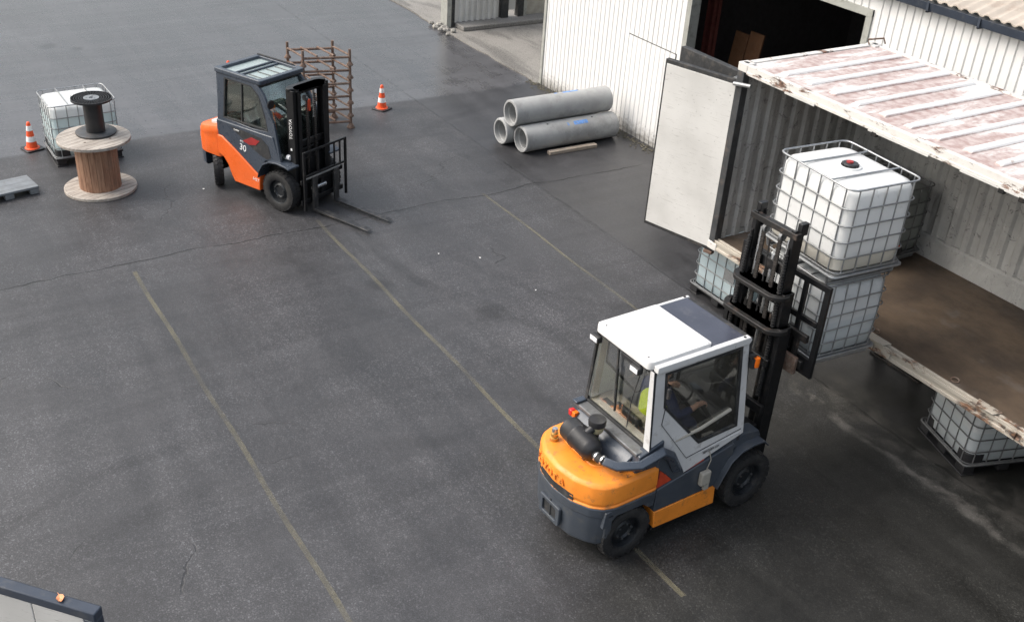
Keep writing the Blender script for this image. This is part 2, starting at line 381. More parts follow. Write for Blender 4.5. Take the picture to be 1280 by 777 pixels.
def grey_wall():
    m, t, out = new_mat("scuffed_grey_paint"); co = OBJ(t, False)
    n = NOISE(t, co, 1.2, 5, .65); d = NOISE(t, co, 6, 8, .78, 1.0); v = NOISE(t, VSC(t, co, (5, 5, .6)), 1.5, 5, .7)
    c = MIX(t, SS(t, n, .3, .7), (.31, .31, .305), (.44, .44, .43)); c = MIX(t, SS(t, v, .5, .7, 0, .35), c, (.5, .5, .49))
    c = MIX(t, SS(t, d, .57, .61, 0, .7), c, (.10, .095, .095)); c = MIX(t, SS(t, NOISE(t, co, 11, 6, .7), .62, .68, 0, .6), c, (.6, .6, .58))
    BSDF(t, out, c, .55, 0, MA(t, 'ADD', d, MA(t, 'MULTIPLY', NOISE(t, VSC(t, co, (1, 1, .45)), 4.5, 4, .6, .8), 3.0)), .8, .014)
    return m
def stained_floor():
    m, t, out = new_mat("stained_plywood_floor"); co = OBJ(t, False)
    n = NOISE(t, co, 1.1, 8, .72, .1); k = NOISE(t, VSC(t, co, (.8, 1.4, 1)), 2.2, 8, .75, .1); g = NOISE(t, co, 30, 4)
    c = MIX(t, SS(t, n, .3, .7), (.050, .038, .030), (.125, .090, .062))
    c = MIX(t, SS(t, k, .54, .74, 0, .6), c, (.025, .022, .02)); c = MIX(t, SS(t, NOISE(t, co, 2, 5), .58, .7, 0, .4), c, (.15, .14, .135))
    BSDF(t, out, c, SS(t, k, .3, .7, .5, .8), 0, g, .3, .003)
    return m
def scratched():
    m, t, out = new_mat("scratched_white_panel"); co = OBJ(t, False)
    a = NOISE(t, VSC(t, co, (1.2, 1.2, 14)), 4, 7, .8, .4); b = NOISE(t, VSC(t, co, (14, 14, 1)), 2.5, 6, .75, .4); k = NOISE(t, co, .9, 4); sp = NOISE(t, co, 24, 4, .7)
    c = MIX(t, SS(t, k, .35, .7), (.60, .595, .58), (.48, .475, .46))
    c = MIX(t, MA(t, 'MULTIPLY', SS(t, a, .57, .64), .6), c, (.28, .27, .26)); c = MIX(t, MA(t, 'MULTIPLY', SS(t, b, .65, .72), .25), c, (.40, .39, .37))
    c = MIX(t, SS(t, sp, .66, .70, 0, .7), c, (.15, .145, .14))
    BSDF(t, out, c, .5, 0, sp, .1, .003)
    return m
def cladding():
    m, t, out = new_mat("white_cladding"); co = OBJ(t, False)
    sx = K(t, "ShaderNodeSeparateXYZ"); t.links.new(co, sx.inputs[0])
    pl = K(t, "ShaderNodeMath", operation='FLOOR'); put(t, pl.inputs[0], MA(t, 'DIVIDE', sx.outputs[0], .15))
    wn = K(t, "ShaderNodeTexWhiteNoise", noise_dimensions='1D'); t.links.new(pl.outputs[0], wn.inputs["W"])
    d = NOISE(t, VSC(t, co, (8, 8, .8)), 1.2, 6, .7); e = NOISE(t, co, 14, 6, .75)
    c = MIX(t, SS(t, wn.outputs[0], 0, 1, 0, .3), (.74, .74, .735), (.60, .60, .60))
    c = MIX(t, SS(t, d, .5, .75, 0, .35), c, (.50, .49, .47))
    splash = MA(t, 'MULTIPLY', SS(t, MA(t, 'ADD', sx.outputs[2], MA(t, 'MULTIPLY', MA(t, 'SUBTRACT', e, .5), .9)), .42, .0), .75)
    c = MIX(t, splash, c, (.20, .185, .16)); c = MIX(t, SS(t, e, .68, .73, 0, .7), c, (.3, .22, .16))
    BSDF(t, out, c, .5, 0, e, .15, .003)
    return m
def hdpe(name, col, sub=.25, level=.0, liq=(.7, .66, .55)):
    m, t, out = new_mat(name); co = OBJ(t); n = NOISE(t, co, 2, 3)
    c = MIX(t, SS(t, n, .3, .7), tuple(x*.93 for x in col), col)
    c = MIX(t, SS(t, NOISE(t, co, 8, 5), .62, .74, 0, .35), c, tuple(x*.55 for x in col))
    if level:
        zz = K(t, "ShaderNodeSeparateXYZ"); t.links.new(OBJ(t, False), zz.inputs[0]); c = MIX(t, SS(t, zz.outputs[2], level + .02, level - .02), c, liq)
    p = BSDF(t, out, c, .38, 0, NOISE(t, co, 30, 2), .08, .003)
    tl = K(t, "ShaderNodeBsdfTranslucent"); t.links.new(c, tl.inputs[0]); mx = K(t, "ShaderNodeMixShader"); mx.inputs[0].default_value = sub
    t.links.new(p.outputs[0], mx.inputs[1]); t.links.new(tl.outputs[0], mx.inputs[2]); t.links.new(mx.outputs[0], out.inputs[0])
    return m

M = dict(
 asphalt=asphalt(), concrete=concrete_floor("weathered_concrete", (.19, .18, .165), (.055, .052, .048), .85), line=worn_line(), ledge=concrete_floor("wet_concrete", (.16, .155, .15)),
 roof=peeled_roof(), rail=rust_white("chipped_white_steel", (.60, .585, .56), .53), sill=rust_white("rusty_white_sill", (.42, .385, .33), .50, (.20, .105, .06), 3.0), gwall=grey_wall(), cfloor=stained_floor(),
 clad=cladding(), leafw=scratched(),
 darkmetal=pm("dark_grey_metal", (.055, .058, .062), .5, .3, .2, 5, (.16, .13, .11), .4), gasket=pm("black_rubber_gasket", (.025, .026, .028), .7, 0, .2, 8, (.10, .09, .08), .5),
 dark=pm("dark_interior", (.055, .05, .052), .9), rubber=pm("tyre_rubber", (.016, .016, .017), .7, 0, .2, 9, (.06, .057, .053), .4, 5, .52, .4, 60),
 rim=pm("wheel_rim_dark", (.018, .021, .025), .45, .3, .2, 9, (.07, .065, .06), .35), grey=pm("slate_grey_paint", (.052, .062, .078), .38, 0, .08, 4, (.10, .10, .095), .4, 6, .51, .05, scr=(.14, .13, .12)),
 navy=pm("blue_grey_paint", (.046, .058, .078), .3, 0, .06, 4, (.12, .12, .115), .18, 5, .55, .03), orange=pm("faded_orange_paint", (.80, .255, .030), .42, 0, .10, 3, (.30, .13, .05), .6, 9, .54, .06, scr=(.12, .07, .045)),
 toy=pm("bright_orange_paint", (.78, .135, .025), .3, 0, .05, 3, (.30, .08, .03), .2, 5, .56, .03, scr=(.28, .08, .04)), red=pm("red_orange_primer", (.55, .06, .02), .5), wcab=pm("white_cab_paint", (.66, .66, .66), .35, 0, .04, 3, (.42, .40, .38), .35, 6, .56, .04, scr=(.3, .28, .26)),
 wcab2=pm("soiled_white_paint", (.60, .60, .60), .4, 0, .06, 3, (.25, .23, .21), .45, 6, .54, .04, scr=(.2, .17, .15)),
 blk=pm("greasy_black_steel", (.009, .0095, .011), .38, .2, .25, 7, (.06, .05, .045), .35, 8, .55, .1), blk2=pm("worn_black_steel", (.020, .0195, .0195), .45, .3, .25, 7, (.13, .09, .07), .5, 9, .53, .1),
 fork=pm("worn_fork_steel", (.06, .06, .062), .45, .5, .2, 7, (.2, .18, .16), .5), steel=pm("bright_steel", (.55, .56, .57), .28, .9, .1, 8), chain=pm("chain_steel", (.055, .05, .048), .5, .6, .3, 30),
 galv=pm("galvanised_steel", (.36, .37, .38), .42, .75, .12, 12, (.2, .19, .18), .3), galvd=pm("dull_galvanised_steel", (.17, .175, .18), .55, .5, .15, 12, (.12, .11, .10), .4),
 pw=hdpe("white_plastic", (.80, .81, .81), .25, .33, (.70, .67, .60)), pw2=hdpe("hazy_white_plastic", (.74, .76, .77), .3, .62, (.62, .66, .68)), pw3=hdpe("white_plastic_full", (.80, .82, .82), .3, .90, (.64, .75, .76)), pb=hdpe("teal_shade_plastic", (.68, .75, .77), .3, .8, (.60, .71, .75)), pg=hdpe("murky_plastic", (.20, .22, .21), .1),  # pb: teal of the shadowed tank is put into the plastic's colour
 blkp=pm("black_plastic", (.018, .018, .02), .45), greyp=pm("grey_plastic", (.17, .185, .20), .55, 0, .1, 5, (.13, .13, .125), .4), tan=pm("tan_plastic", (.46, .40, .32), .6, 0, .1, 5, (.12, .10, .08), .4),
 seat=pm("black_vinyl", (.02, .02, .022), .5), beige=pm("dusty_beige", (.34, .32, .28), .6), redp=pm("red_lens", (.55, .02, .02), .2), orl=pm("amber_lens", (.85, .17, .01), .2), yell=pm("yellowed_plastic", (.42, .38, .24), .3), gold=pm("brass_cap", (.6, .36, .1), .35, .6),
 cone=pm("cone_orange", (.85, .10, .025), .5, 0, .08, 8, (.3, .08, .04), .3), conew=pm("cone_white", (.8, .8, .8), .4, 0, .05, 8), 
 pipe=pm("cast_concrete", (.33, .335, .335), .8, 0, .12, 2.2, (.20, .20, .195), .5, 1.8, .5, .35, 30), bluep=pm("blue_spray_mark", (.12, .27, .60), .7, 0, .2, 14, (.33, .335, .335), .9, 20, .52),
 wtop=wood("weathered_flange_wood", (.27, .235, .205), (.46, .42, .375), (8, 1.0, 8)), wdrum=wood("brown_stave_wood", (.20, .10, .06), (.36, .21, .135), (9, 9, .8)), plank=wood("pale_timber", (.30, .25, .20), (.40, .34, .28), (9, 1, 9)),
 rust=pm("rusty_tube", (.16, .105, .08), .75, .2, .3, 9, (.26, .22, .19), .6, 12, .5, .3), brownw=pm("brown_board", (.14, .065, .03), .7), postr=pm("red_brown_post", (.12, .03, .024), .7),
 trim=pm("grey_trim", (.33, .335, .31), .6, 0, .1, 4, (.15, .14, .12), .4), gutter=pm("dark_gutter", (.035, .045, .065), .35, 0, .1, 5, (.1, .1, .1), .3), rooft=pm("fibre_cement", (.42, .37, .32), .85, 0, .15, 1.5, (.28, .22, .18), .5, 2.2),
 stone=pm("rubble_stone", (.26, .25, .23), .85, 0, .2, 8), weed=pm("dry_weeds", (.085, .078, .058), .9, 0, .3, 8), paper=pm("white_scrap", (.75, .74, .72), .7), leaf=pm("orange_leaf", (.62, .25, .12), .6, 0, .25, 30),
 skin=pm("skin", (.52, .30, .21), .55, 0, .06, 12), blue=pm("navy_jacket", (.018, .028, .085), .85, 0, .2, 12), hivis=pm("hi_vis_fabric", (.55, .68, .03), .6, 0, .08, 12), hair=pm("dark_hair", (.02, .016, .012), .7), jacket=pm("grey_jacket", (.11, .105, .10), .85), refl=pm("reflective_band", (.75, .76, .74), .35),
 g_clear=glass("cab_glass", (.965, .975, .965), .4, .010), g_green=glass("green_cab_glass", (.925, .99, .96), .9, .02), g_roof=pm("roof_glass", (.055, .06, .082), .16, 0, .12, 2, (.12, .12, .13), .3, 5, .55, .0), lens=pm("clear_lamp", (.75, .76, .78), .12), g_dark=glass("smoked_cab_glass", (.955, .965, .96), .5, .008),
 letw=pm("white_lettering", (.8, .8, .8), .5, 0, .02), letb=pm("black_lettering", (.03, .03, .03), .5, 0, .02), dred=pm("dark_red", (.30, .02, .02), .6), mir=pm("mirror_face", (.5, .52, .52), .05, 1.0, .02),
)

# ============================================================ SETTING
o = MB(); st = 4.0
xs = [-220, -60, 40, 120]; ys = [-90, -10, 50, 220]
o.add([(x, y, 0) for x in xs for y in ys], [(i*4+j, (i+1)*4+j, (i+1)*4+j+1, i*4+j+1) for i in range(3) for j in range(3)])
tag(o.build("ground", M['asphalt'], smooth=False), kind='structure')
for k, (y0, x0, x1, wd) in enumerate(((2.72, -15.05, -6.0, .065), (6.18, -15.6, -5.7, .065), (9.38, -15.4, -10.0, .05))):
    if k == 0: y0 = 2.97
    mb = MB(); n = 24
    for i in range(n):
        a = x0 + (x1 - x0)*i/n; b = x0 + (x1 - x0)*(i+1)/n; e0 = .012*math.sin(a*2.3+k); e1 = .012*math.sin(b*2.3+k)
        mb.add([(a, y0-wd/2+e0, .004), (b, y0-wd/2+e1, .004), (b, y0+wd/2+e1, .004), (a, y0+wd/2+e0, .004)], [(0, 1, 2, 3)])
    tag(mb.build("parking_line", M['line'], smooth=False), kind='structure')
# concrete yard beyond the asphalt edge, left of the building
mb = MB(); pts = []
x = -60.0
while x < -20.35: pts.append((x, 13.72 + random.uniform(-.04, .04))); x += .45
pts += [(-20.3, 13.72), (-20.3, 60), (-60, 60)]
mb.prism(pts, 'z', -.2, .03); tag(mb.build("concrete_apron", M['concrete'], smooth=False), kind='structure')

def groove_profile(x0, x1, y, pitch, gw, gd, back):
    """board cladding: flat boards with V grooves facing -Y"""
    pts = []; x = x0
    while x < x1 - 1e-6:
        e = min(x + pitch, x1)
        pts.append((x, y)); pts.append((e - gw, y))
        if e < x1 - 1e-6: pts.append((e - gw*.5, y + gd))
        x = e
    pts.append((x1, y))
    return pts + [(x1, back), (x0, back)]

# ------------------------------------------------------------ building
WY = 13.8
bld = thing("warehouse", (-20.3, WY, 0), 0, "white board-clad warehouse with a dark open doorway behind the container", "building")
def sub(mb): return mb.xf(Matrix.Translation((20.3, -WY, 0)))
for nm, (x0, x1, z0, z1) in (("wall", (-20.3, -15.48, 0, 4.45)), ("wall", (-15.48, -11.16, 4.08, 4.45)), ("wall", (-11.16, 3.04, 0, 4.45))):
    mb = MB(); mb.prism(groove_profile(x0, x1, WY, .15, .03, .035, WY + .16), 'z', z0, z1); sub(mb).build(nm, M['clad'], bld, smooth=False)
mb = MB(); mb.box(-20.3, -20.14, WY + .165, 24, 0, 5.0); mb.box(2.88, 3.04, WY + .165, 24, 0, 5.0); mb.box(-20.3, 3.04, 24.01, 24.2, 0, 4.5); sub(mb).build("wall", M['trim'], bld, smooth=False)
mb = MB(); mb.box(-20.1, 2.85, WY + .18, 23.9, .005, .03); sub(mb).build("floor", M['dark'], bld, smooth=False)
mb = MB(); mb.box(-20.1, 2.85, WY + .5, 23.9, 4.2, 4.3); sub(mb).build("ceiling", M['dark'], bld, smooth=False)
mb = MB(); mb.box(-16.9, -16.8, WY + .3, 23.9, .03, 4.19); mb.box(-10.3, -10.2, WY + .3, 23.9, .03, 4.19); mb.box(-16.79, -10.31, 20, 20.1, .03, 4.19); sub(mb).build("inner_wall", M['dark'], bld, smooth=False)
fr = MB()
fr.box(-15.48, -15.36, WY - .035, WY + .2, 0, 4.08); fr.box(-11.28, -11.16, WY - .035, WY + .2, 0, 4.08); fr.box(-15.48, -11.16, WY - .037, WY + .2, 3.96, 4.082)
sub(fr).build("door_frame", M['trim'], bld, .006)
fr = MB(); fr.box(-20.33, -20.24, WY - .03, WY + .2, 0, 4.45); sub(fr).build("corner_trim", M['trim'], bld, .005)
# eaves: gutter with downhanging brackets, and corrugated roof
g = MB(); g.prism([(WY - .16, 4.36), (WY - .04, 4.36), (WY - .01, 4.48), (WY - .03, 4.48), (WY - .06, 4.385), (WY - .14, 4.385), (WY - .17, 4.48), (WY - .19, 4.48)], 'x', -20.5, 3.3)
sub(g).build("gutter", M['gutter'], bld, smooth=False)
x = -20.0
while x < 3: g = MB(); g.box(x, x + .035, WY - .2, WY - .003, 4.34, 4.357); g.box(x, x + .035, WY - .2, WY - .192, 4.34, 4.50); sub(g).build("gutter_bracket", M['gutter'], bld); x += .9
rf = MB(); n = int(23.8 / .045); prof = []
for i in range(n + 1):
    x = -20.5 + i*.045; prof.append((x, .022*math.sin(x*2*PI/.18)))
vs = []; fs = []
for j, (yy, zz) in enumerate(((WY - .12, 4.53), (24.4, 7.4))):
    vs += [(x, yy, zz + h) for x, h in prof] + [(x, yy, zz + h - .02) for x, h in prof]
m_ = len(prof)
for i in range(m_ - 1):
    fs += [(i, i+1, 2*m_+i+1, 2*m_+i), (m_+i, 3*m_+i, 3*m_+i+1, m_+i+1), (i, m_+i, m_+i+1, i+1)]
rf.add(vs, fs); sub(rf).build("roof", M['rooft'], bld, ang=70)
# low service hatch let into the boards and its bent sheet
hd = MB(); hd.prism(groove_profile(-17.14, -15.64, WY - .018, .15, .03, .0165, WY - .001), 'z', .10, 2.06); sub(hd).build("hatch_door", M['clad'], bld, smooth=False)
hf = MB()
for a in ((-17.155, -17.142, .06, 2.075), (-15.638, -15.625, .06, 2.075), (-17.155, -15.625, 2.062, 2.075)): hf.box(a[0], a[1], WY - .012, WY - .002, a[2], a[3])
sub(hf).build("hatch_gap", M['gasket'], bld, smooth=False)
# inside the doorway
pp = thing("steel_column", (-15.95, 14.9, .03), 0, "dark red steel column standing inside the open doorway", "column")
q = MB(); q.box(-.10, .10, -.012, .012, .02, 4.17); q.box(-.10, -.085, -.1, .1, .02, 4.17); q.box(.085, .10, -.1, .1, .02, 4.17); q.build("shaft", M['postr'], pp); MB().box(-.16, .16, -.16, .16, 0, .02).build("base_plate", M['postr'], pp)
pp = thing("board_stack", (-15.85, 15.2, .03), 0, "brown upright boards leaning inside the dark doorway", "boards")
for i, (dx, h) in enumerate(((0, 2.3), (.42, 2.4))):
    MB().hexa([(dx, .0, 0), (dx+.38, .0, 0), (dx+.38, .04, 0), (dx, .04, 0), (dx, .3, h), (dx+.38, .3, h), (dx+.38, .34, h), (dx, .34, h)]).build("board", M['brownw'], pp, .004)

# far sheet-metal fence with gate posts
sh = thing("sheet_metal_fence", (-25.1, 14.0, .03), 0, "ribbed light grey sheet-metal fence beyond the far edge of the yard", "fence")
mb = MB(); pts = []; y = .10
while y < 1.46:
    pts += [(-.0, y), (-.0, y+.06), (-.05, y+.09), (-.05, y+.15)]; y += .18
pts += [(-.12, y), (-.12, .10)]
mb.prism([(a, b) for a, b in pts], 'z', .12, 3.2); mb.build("corrugated_sheet", M['leafw'], sh, smooth=False)
MB().box(-.35, .02, -.14, .0, 0, 3.25).build("end_post", M['trim'], sh, .01); MB().box(-.1, .03, .0, .09, .02, 3.2).build("dark_edge", M['gasket'], sh, .004)
MB().box(-.15, .05, 1.56, 1.78, .02, 3.2).build("gate_post", M['gasket'], sh, .01)
MB().box(-.12, -.05, 1.80, 2.06, .3, 3.2).build("white_panel", M['leafw'], sh, .006)
MB().box(-.15, .05, 2.1, 2.28, .02, 3.2).build("gate_post", M['gasket'], sh, .01); MB().box(-.14, .02, 2.29, 2.40, .02, 3.2).build("light_post", M['trim'], sh, .006)
mb = MB(); mb.box(-.14, -.06, 2.42, 5.9, .1, .52); mb.box(-.14, -.06, 2.42, 5.9, .6, 1.6); mb.box(-.12, -.08, 2.42, 5.9, .52, .6); mb.build("lower_panel", M['beige'], sh, .005)
MB().box(-.16, .0, 2.42, 5.9, .02, .095).build("bottom_rail", M['gasket'], sh, .004)
lg = MB(); lg.box(-25.4, -24.62, 14.12, 20.2, .03, .15); tag(lg.build("concrete_ledge", M['ledge'], bevel=.02), kind='structure')
rb = MB()
for i in range(16):
    c = Vector((-25.0 + random.gauss(0, .25), 13.72 + random.gauss(0, .08), .03 + random.uniform(0, .05))); r = random.uniform(.04, .12)
    rb.lathe([(0.001, -r*.5), (r*.9, -r*.3), (r, .1*r), (r*.6, r*.6), (.001, r*.7)], c, 'z', 6)
tag(rb.build("rubble", M['stone'], smooth=False), "grey rubble heaped at the foot of the fence's end post", "rubble", kind='stuff')
# weeds and grit at the wall foot
wd = MB()
for i in range(600):
    x = random.uniform(-20.6, -15.7); y = WY - .02 - abs(random.gauss(0, .10)); 
    if -17.5 < x < -16.6 and y > WY - .4: pass
    if random.random() < .35 and x < -18.2:
        h = random.uniform(.05, .28); a = random.uniform(0, 6.28); l = random.uniform(.02, .09)
        wd.add([(x-.006, y, 0), (x+.006, y, 0), (x + l*math.cos(a), y + l*math.sin(a), h)], [(0, 1, 2)])
    else:
        r = random.uniform(.008, .035); y -= random.random()*.12 
        wd.lathe([(0.001, 0), (r, r*.3), (.001, r*.8)], (x, y, 0), 'z', 5)
tag(wd.build("weeds_and_grit", M['weed'], smooth=False), "dry weeds and grit along the foot of the white wall", "weeds", kind='stuff')

# ============================================================ INTERMEDIATE BULK CONTAINERS (caged tanks)
def rrect(wx, wy, r, n=5):
    return rpoly([(-wx/2, -wy/2), (wx/2, -wy/2), (wx/2, wy/2), (-wx/2, wy/2)], r*1.2, n)
def ibc_proto(loc, rz, label, bottle, cage, base='steel', guards=False, wob=0.0, lid='red', valve=False, scale=1.0):
    t = thing("caged_tank", loc, rz, label, "liquid tank", "caged bulk tanks")
    WX, WY_, H_ = 1.2, 1.0, 1.16
    rnd = random.Random(11 + int(wob*1000))
    def wv(p, a=1.0):
        if not wob: return p
        x, y, z = p; k = math.sin(PI*min(1, max(0, (z-.16)/.98)))
        f = 1 + wob*k*(1 + .35*math.sin(5*x + 3*z)); g = 1 + wob*k*(1 + .35*math.cos(4*y + 2*z))
        return (x*f, y*g, z + wob*.15*math.sin(6*x + 4*y)*k)
    # bottle: lofted rounded block with domed top and filling neck
    b = MB(); lv = [(.165, -.03), (.19, 0.0), (.40, .012), (.62, .016), (.88, .010), (1.03, 0), (1.085, -.02), (1.105, -.07), (1.112, -.19), (1.114, -.34)]
    rings = []
    for z, e in lv:
        rings.append([wv((x, y, z)) for x, y in rrect(WX - .075 + 2*e, WY_ - .075 + 2*e, .13 + max(0, -e)*.3, 6)])
    n = len(rings[0]); vs = [p for r in rings for p in r]; fs = []
    for i in range(len(rings) - 1):
        for q in range(n): fs.append((i*n+q, i*n+(q+1) % n, (i+1)*n+(q+1) % n, (i+1)*n+q))
    fs += [tuple(range(n))[::-1], tuple((len(rings)-1)*n+q for q in range(n))]
    b.add(vs, fs); bo = b.build("bottle", bottle, t, ang=50)
    # shallow moulded swages in the sides
    nk = MB(); nk.lathe([(.001, 1.110), (.13, 1.110), (.125, 1.128), (.10, 1.130), (.098, 1.122), (.001, 1.122)], (0, 0, 0), 'z', 28); nk.build("filling_neck", bottle, t)
    ld = MB(); prof = [(.001, 1.118), (.085, 1.118), (.088, 1.15), (.08, 1.158), (.001, 1.158)]; ld.lathe(prof, (0, 0, 0), 'z', 28)
    for k in range(14):
        a = k*2*PI/14; ld.box(-.006, .006, -.006, .006, 1.12, 1.152); ld.v[-8:] = [(v[0] + .088*math.cos(a), v[1] + .088*math.sin(a), v[2]) for v in ld.v[-8:]]
    lo = ld.build("lid", M['blkp'], t, .002)
    if lid == 'red':
        c = MB(); c.lathe([(.001, 1.158), (.038, 1.158), (.036, 1.172), (.001, 1.174)], (.01, 0, 0), 'z', 18); c.build("vent_cap", M['dred'], lo)
    elif lid == 'white':
        lo.data.materials[0] = bottle
    # cage
    cg = MB(); R_ = .0085
    for z in (.175, .345, .53, .72, .91):
        cg.tube([wv((x, y, z)) for x, y in rrect(WX - .02, WY_ - .02, .11, 4)], R_, 6, closed=True)
    rim = [(x, y, 1.135) for x, y in rrect(WX - .02, WY_ - .02, .10, 4)]
    cg.tube(rim, .0115, 8, closed=True)
    def vert(x, y, ox, oy):
        cg.tube([wv((x, y, z)) if z < 1.1 else (x, y, z) for z in (.15, .35, .6, .85, 1.05, 1.13)], R_, 6)
    for i in range(6):
        x = -.48 + i*.96/5
        for s_ in (-1, 1): vert(x, s_*(WY_/2 - .022), 0, s_)
    for i in range(5):
        y = -.38 + i*.76/4
        for s_ in (-1, 1): vert(s_*(WX/2 - .022), y, s_, 0)
    cg.build("cage", cage, t, ang=60)
    for s_ in (-1, 1):
        q = MB(); q.tube([(s_*.25, -WY_/2 + .012, 1.135), (s_*.24, -WY_/2 + .06, 1.128), (s_*.24, WY_/2 - .06, 1.128), (s_*.25, WY_/2 - .012, 1.135)], .010, 6); q.build("top_bar", cage, t)
    # data plate
    MB().box(.12, .34, -WY_/2 - .004, -WY_/2 + .001, .56, .74).build("data_plate", cage, t)
    # pallet base
    bs = MB()
    if base == 'steel':
        bs.tube([(x, y, .135) for x, y in rrect(WX, WY_, .06, 3)], .016, 8, closed=True)
        bs.box(-WX/2 + .02, WX/2 - .02, -WY_/2 + .02, WY_/2 - .02, .135, .152)
        bm_ = bs.build("pallet", cage, t)
        for sx in (-.5, 0, .5):
            f = MB(); f.tube([(sx, -WY_/2 + .01, .13), (sx, -WY_/2 + .03, .02), (sx, WY_/2 - .03, .02), (sx, WY_/2 - .01, .13)], .018, 6); f.build("skid", cage, bm_)
    else:
        bs.box(-WX/2, WX/2, -WY_/2, WY_/2, .118, .15)
        for sx in (-1, 1): bs.box(sx*.5 - .1, sx*.5 + .1, -WY_/2 + .0, WY_/2, .0, .022)
        bm_ = bs.build("pallet", M['blkp'], t, .006)
        q = MB(); q.tube([(x, y, .162) for x, y in rrect(WX + .01, WY_ + .01, .07, 3)], .014, 8, closed=True); q.build("base_rail", M['galvd'], bm_)
        for sx in (-.5, 0, .5):
            for sy in (-.4, 0, .4):
                f = MB(); f.box(sx - .08, sx + .08, sy - .085, sy + .085, .0225, .1175); f.build("foot", M['blkp'], bm_, .01)
    if guards:
        for sx in (-1, 1):
            for sy in (-1, 1):
                pts = [(WX/2 - .028, WY_/2 - .22), (WX/2 - .028, WY_/2 - .10), (WX/2 - .055, WY_/2 - .055), (WX/2 - .10, WY_/2 - .028), (WX/2 - .26, WY_/2 - .028)]
                outl = pts + [(x - .03, y - .03) for x, y in reversed(pts)]
                outl = [(sx*x, sy*y) for x, y in outl]
                MB().prism(outl, 'z', .155, .30).build("corner_guard", M['blkp'], t, .006)
    if valve:
        v = MB(); v.cyl((WX/2 - .06, 0, .24), (WX/2 + .03, 0, .24), .04, 16); v.lathe([(.001, 0), (.055, 0), (.055, .03), (.001, .03)], (WX/2 - .01, 0, .24), 'x', 16); vo = v.build("valve", M['blkp'], t, .003)
        MB().box(WX/2 - .02, WX/2 + .0, -.09, .02, .285, .305).build("valve_handle", M['cone'], vo, .003)
    t.scale = (scale, scale, scale)
    return t
def corner_loc(cx, cy, a, w_, d_):    # world centre of a box whose local corner (0,0) stands at cx,cy
    return (cx + math.cos(a)*w_/2 - math.sin(a)*d_/2, cy + math.sin(a)*w_/2 + math.cos(a)*d_/2)
# on the yard behind the cable drum
c = corner_loc(-19.549, 2.762, 1.598, 1.2, 1.0)
ibc_proto((c[0], c[1], 0), 1.598, "caged pale tank on a black pallet behind the wooden cable drum", M['pw3'], M['galv'], 'plastic', True, 0, 'white')
# under the container
c = corner_loc(-5.634, 10.579, 1.248, 1.2, 1.0)
ibc_proto((c[0], c[1], 0), 1.248, "caged white tank on black feet standing under the container's rusty sill", M['pw2'], M['galvd'], 'plastic', True, 0)
ibc_proto((-10.27, 11.03, 0), 0.0, "caged tank with bluish shade in its colour, on the ground behind the raised forklift mast", M['pb'], M['galv'], 'plastic', False, 0)
# the stack held on the forks: local x runs along world -X
sc = 1.025; a0 = 1.4904 + PI/2 - .0
ca, sa = math.cos(1.4904), math.sin(1.4904)
cx = -6.655 + ca*.5*sc - sa*.6*sc; cy = 8.56 + sa*.5*sc + ca*.6*sc
ZT = 2.625
ibc_proto((cx, cy, ZT), a0, "white caged tank with a red-centred lid, upper one of the stack on the forks", M['pw'], M['galv'], 'steel', False, 0, 'red', False, sc)
ibc_proto((cx, cy, 1.537), a0, "white caged tank with a bulging cage, lower one of the stack on the forks", M['pw2'], M['galv'], 'steel', False, .03, 'red', False, .955)
# inside the container
ibc_proto((-8.85, 11.86, 1.412), 0, "murky grey caged tank standing inside the container by the back wall", M['pg'], M['galvd'], 'steel', False, 0, 'red', True, 1.0)

# ============================================================ SHIPPING CONTAINER
CX, CY, CZ = -10.07, 10.0, 1.25; CL, CW, CH = 12.2, 2.58, 2.76
ct = thing("shipping_container", (CX, CY, CZ), 0, "open-sided shipping container with peeling white and red roof raised on stands", "shipping container")
def csub(name, mb, mat, org=(0, 0, 0), rz=0, **kw):
    o = mb.build(name, mat, ct, **kw); o.location = org; o.rotation_euler = (0, 0, rz); return o
FL = .16
# bottom side rail (sill): channel with lips, fork pocket plates and lugs
s_ = MB(); s_.prism([(0.022, .02), (.09, .02), (.09, FL + .012), (.06, FL + .012), (.055, FL - .022), (.028, FL - .022), (.022, FL + .006), (0, FL + .006), (0, .115), (.014, .11), (.014, .065), (.0, .06), (0, .02)], 'x', .1, CL - .1)
csub("sill", s_, M['sill'], bevel=.004)
for x in (3.0, 3.27, 5.05, 5.25, 7.6):
    q = MB(); q.box(x, x + .13, -.014, -.001, .03, FL - .02); csub("sill_bracket", q, M['sill'], bevel=.004)
for x in (3.15, 4.75, 6.5):
    q = MB(); q.prism([(x - .16, .1), (x + .16, .1), (x + .12, -.03), (x - .1, -.035)], 'z', FL + .014, FL + .03); csub("hinge_lug", q, M['sill'], bevel=.006)
for x in (3.0, 4.2, 5.3, 6.6, 7.7):
    q = MB(); q.tube([(x + .05*math.cos(u), .17 + .035*math.sin(u), FL + .022 + .012*math.sin(u)) for u in [k*PI/5 for k in range(10)]], .007, 6, closed=True); csub("lashing_ring", q, M['rust'])
s_ = MB(); s_.box(0.1, CL - .1, CW - .09, CW - .0, .01, FL); csub("back_sill", s_, M['rail'], bevel=.004)
f = MB(); f.box(.10, CL - .08, .10, CW - .095, FL - .03, FL + .004); csub("floor", f, M['cfloor'], smooth=False)
# cross members under the floor
for k in range(20):
    x = .5 + k*.58; MB_ = MB(); MB_.box(x, x + .045, .1, CW - .1, .02, FL - .035); csub("cross_member", MB_, M['blk2'], bevel=0)
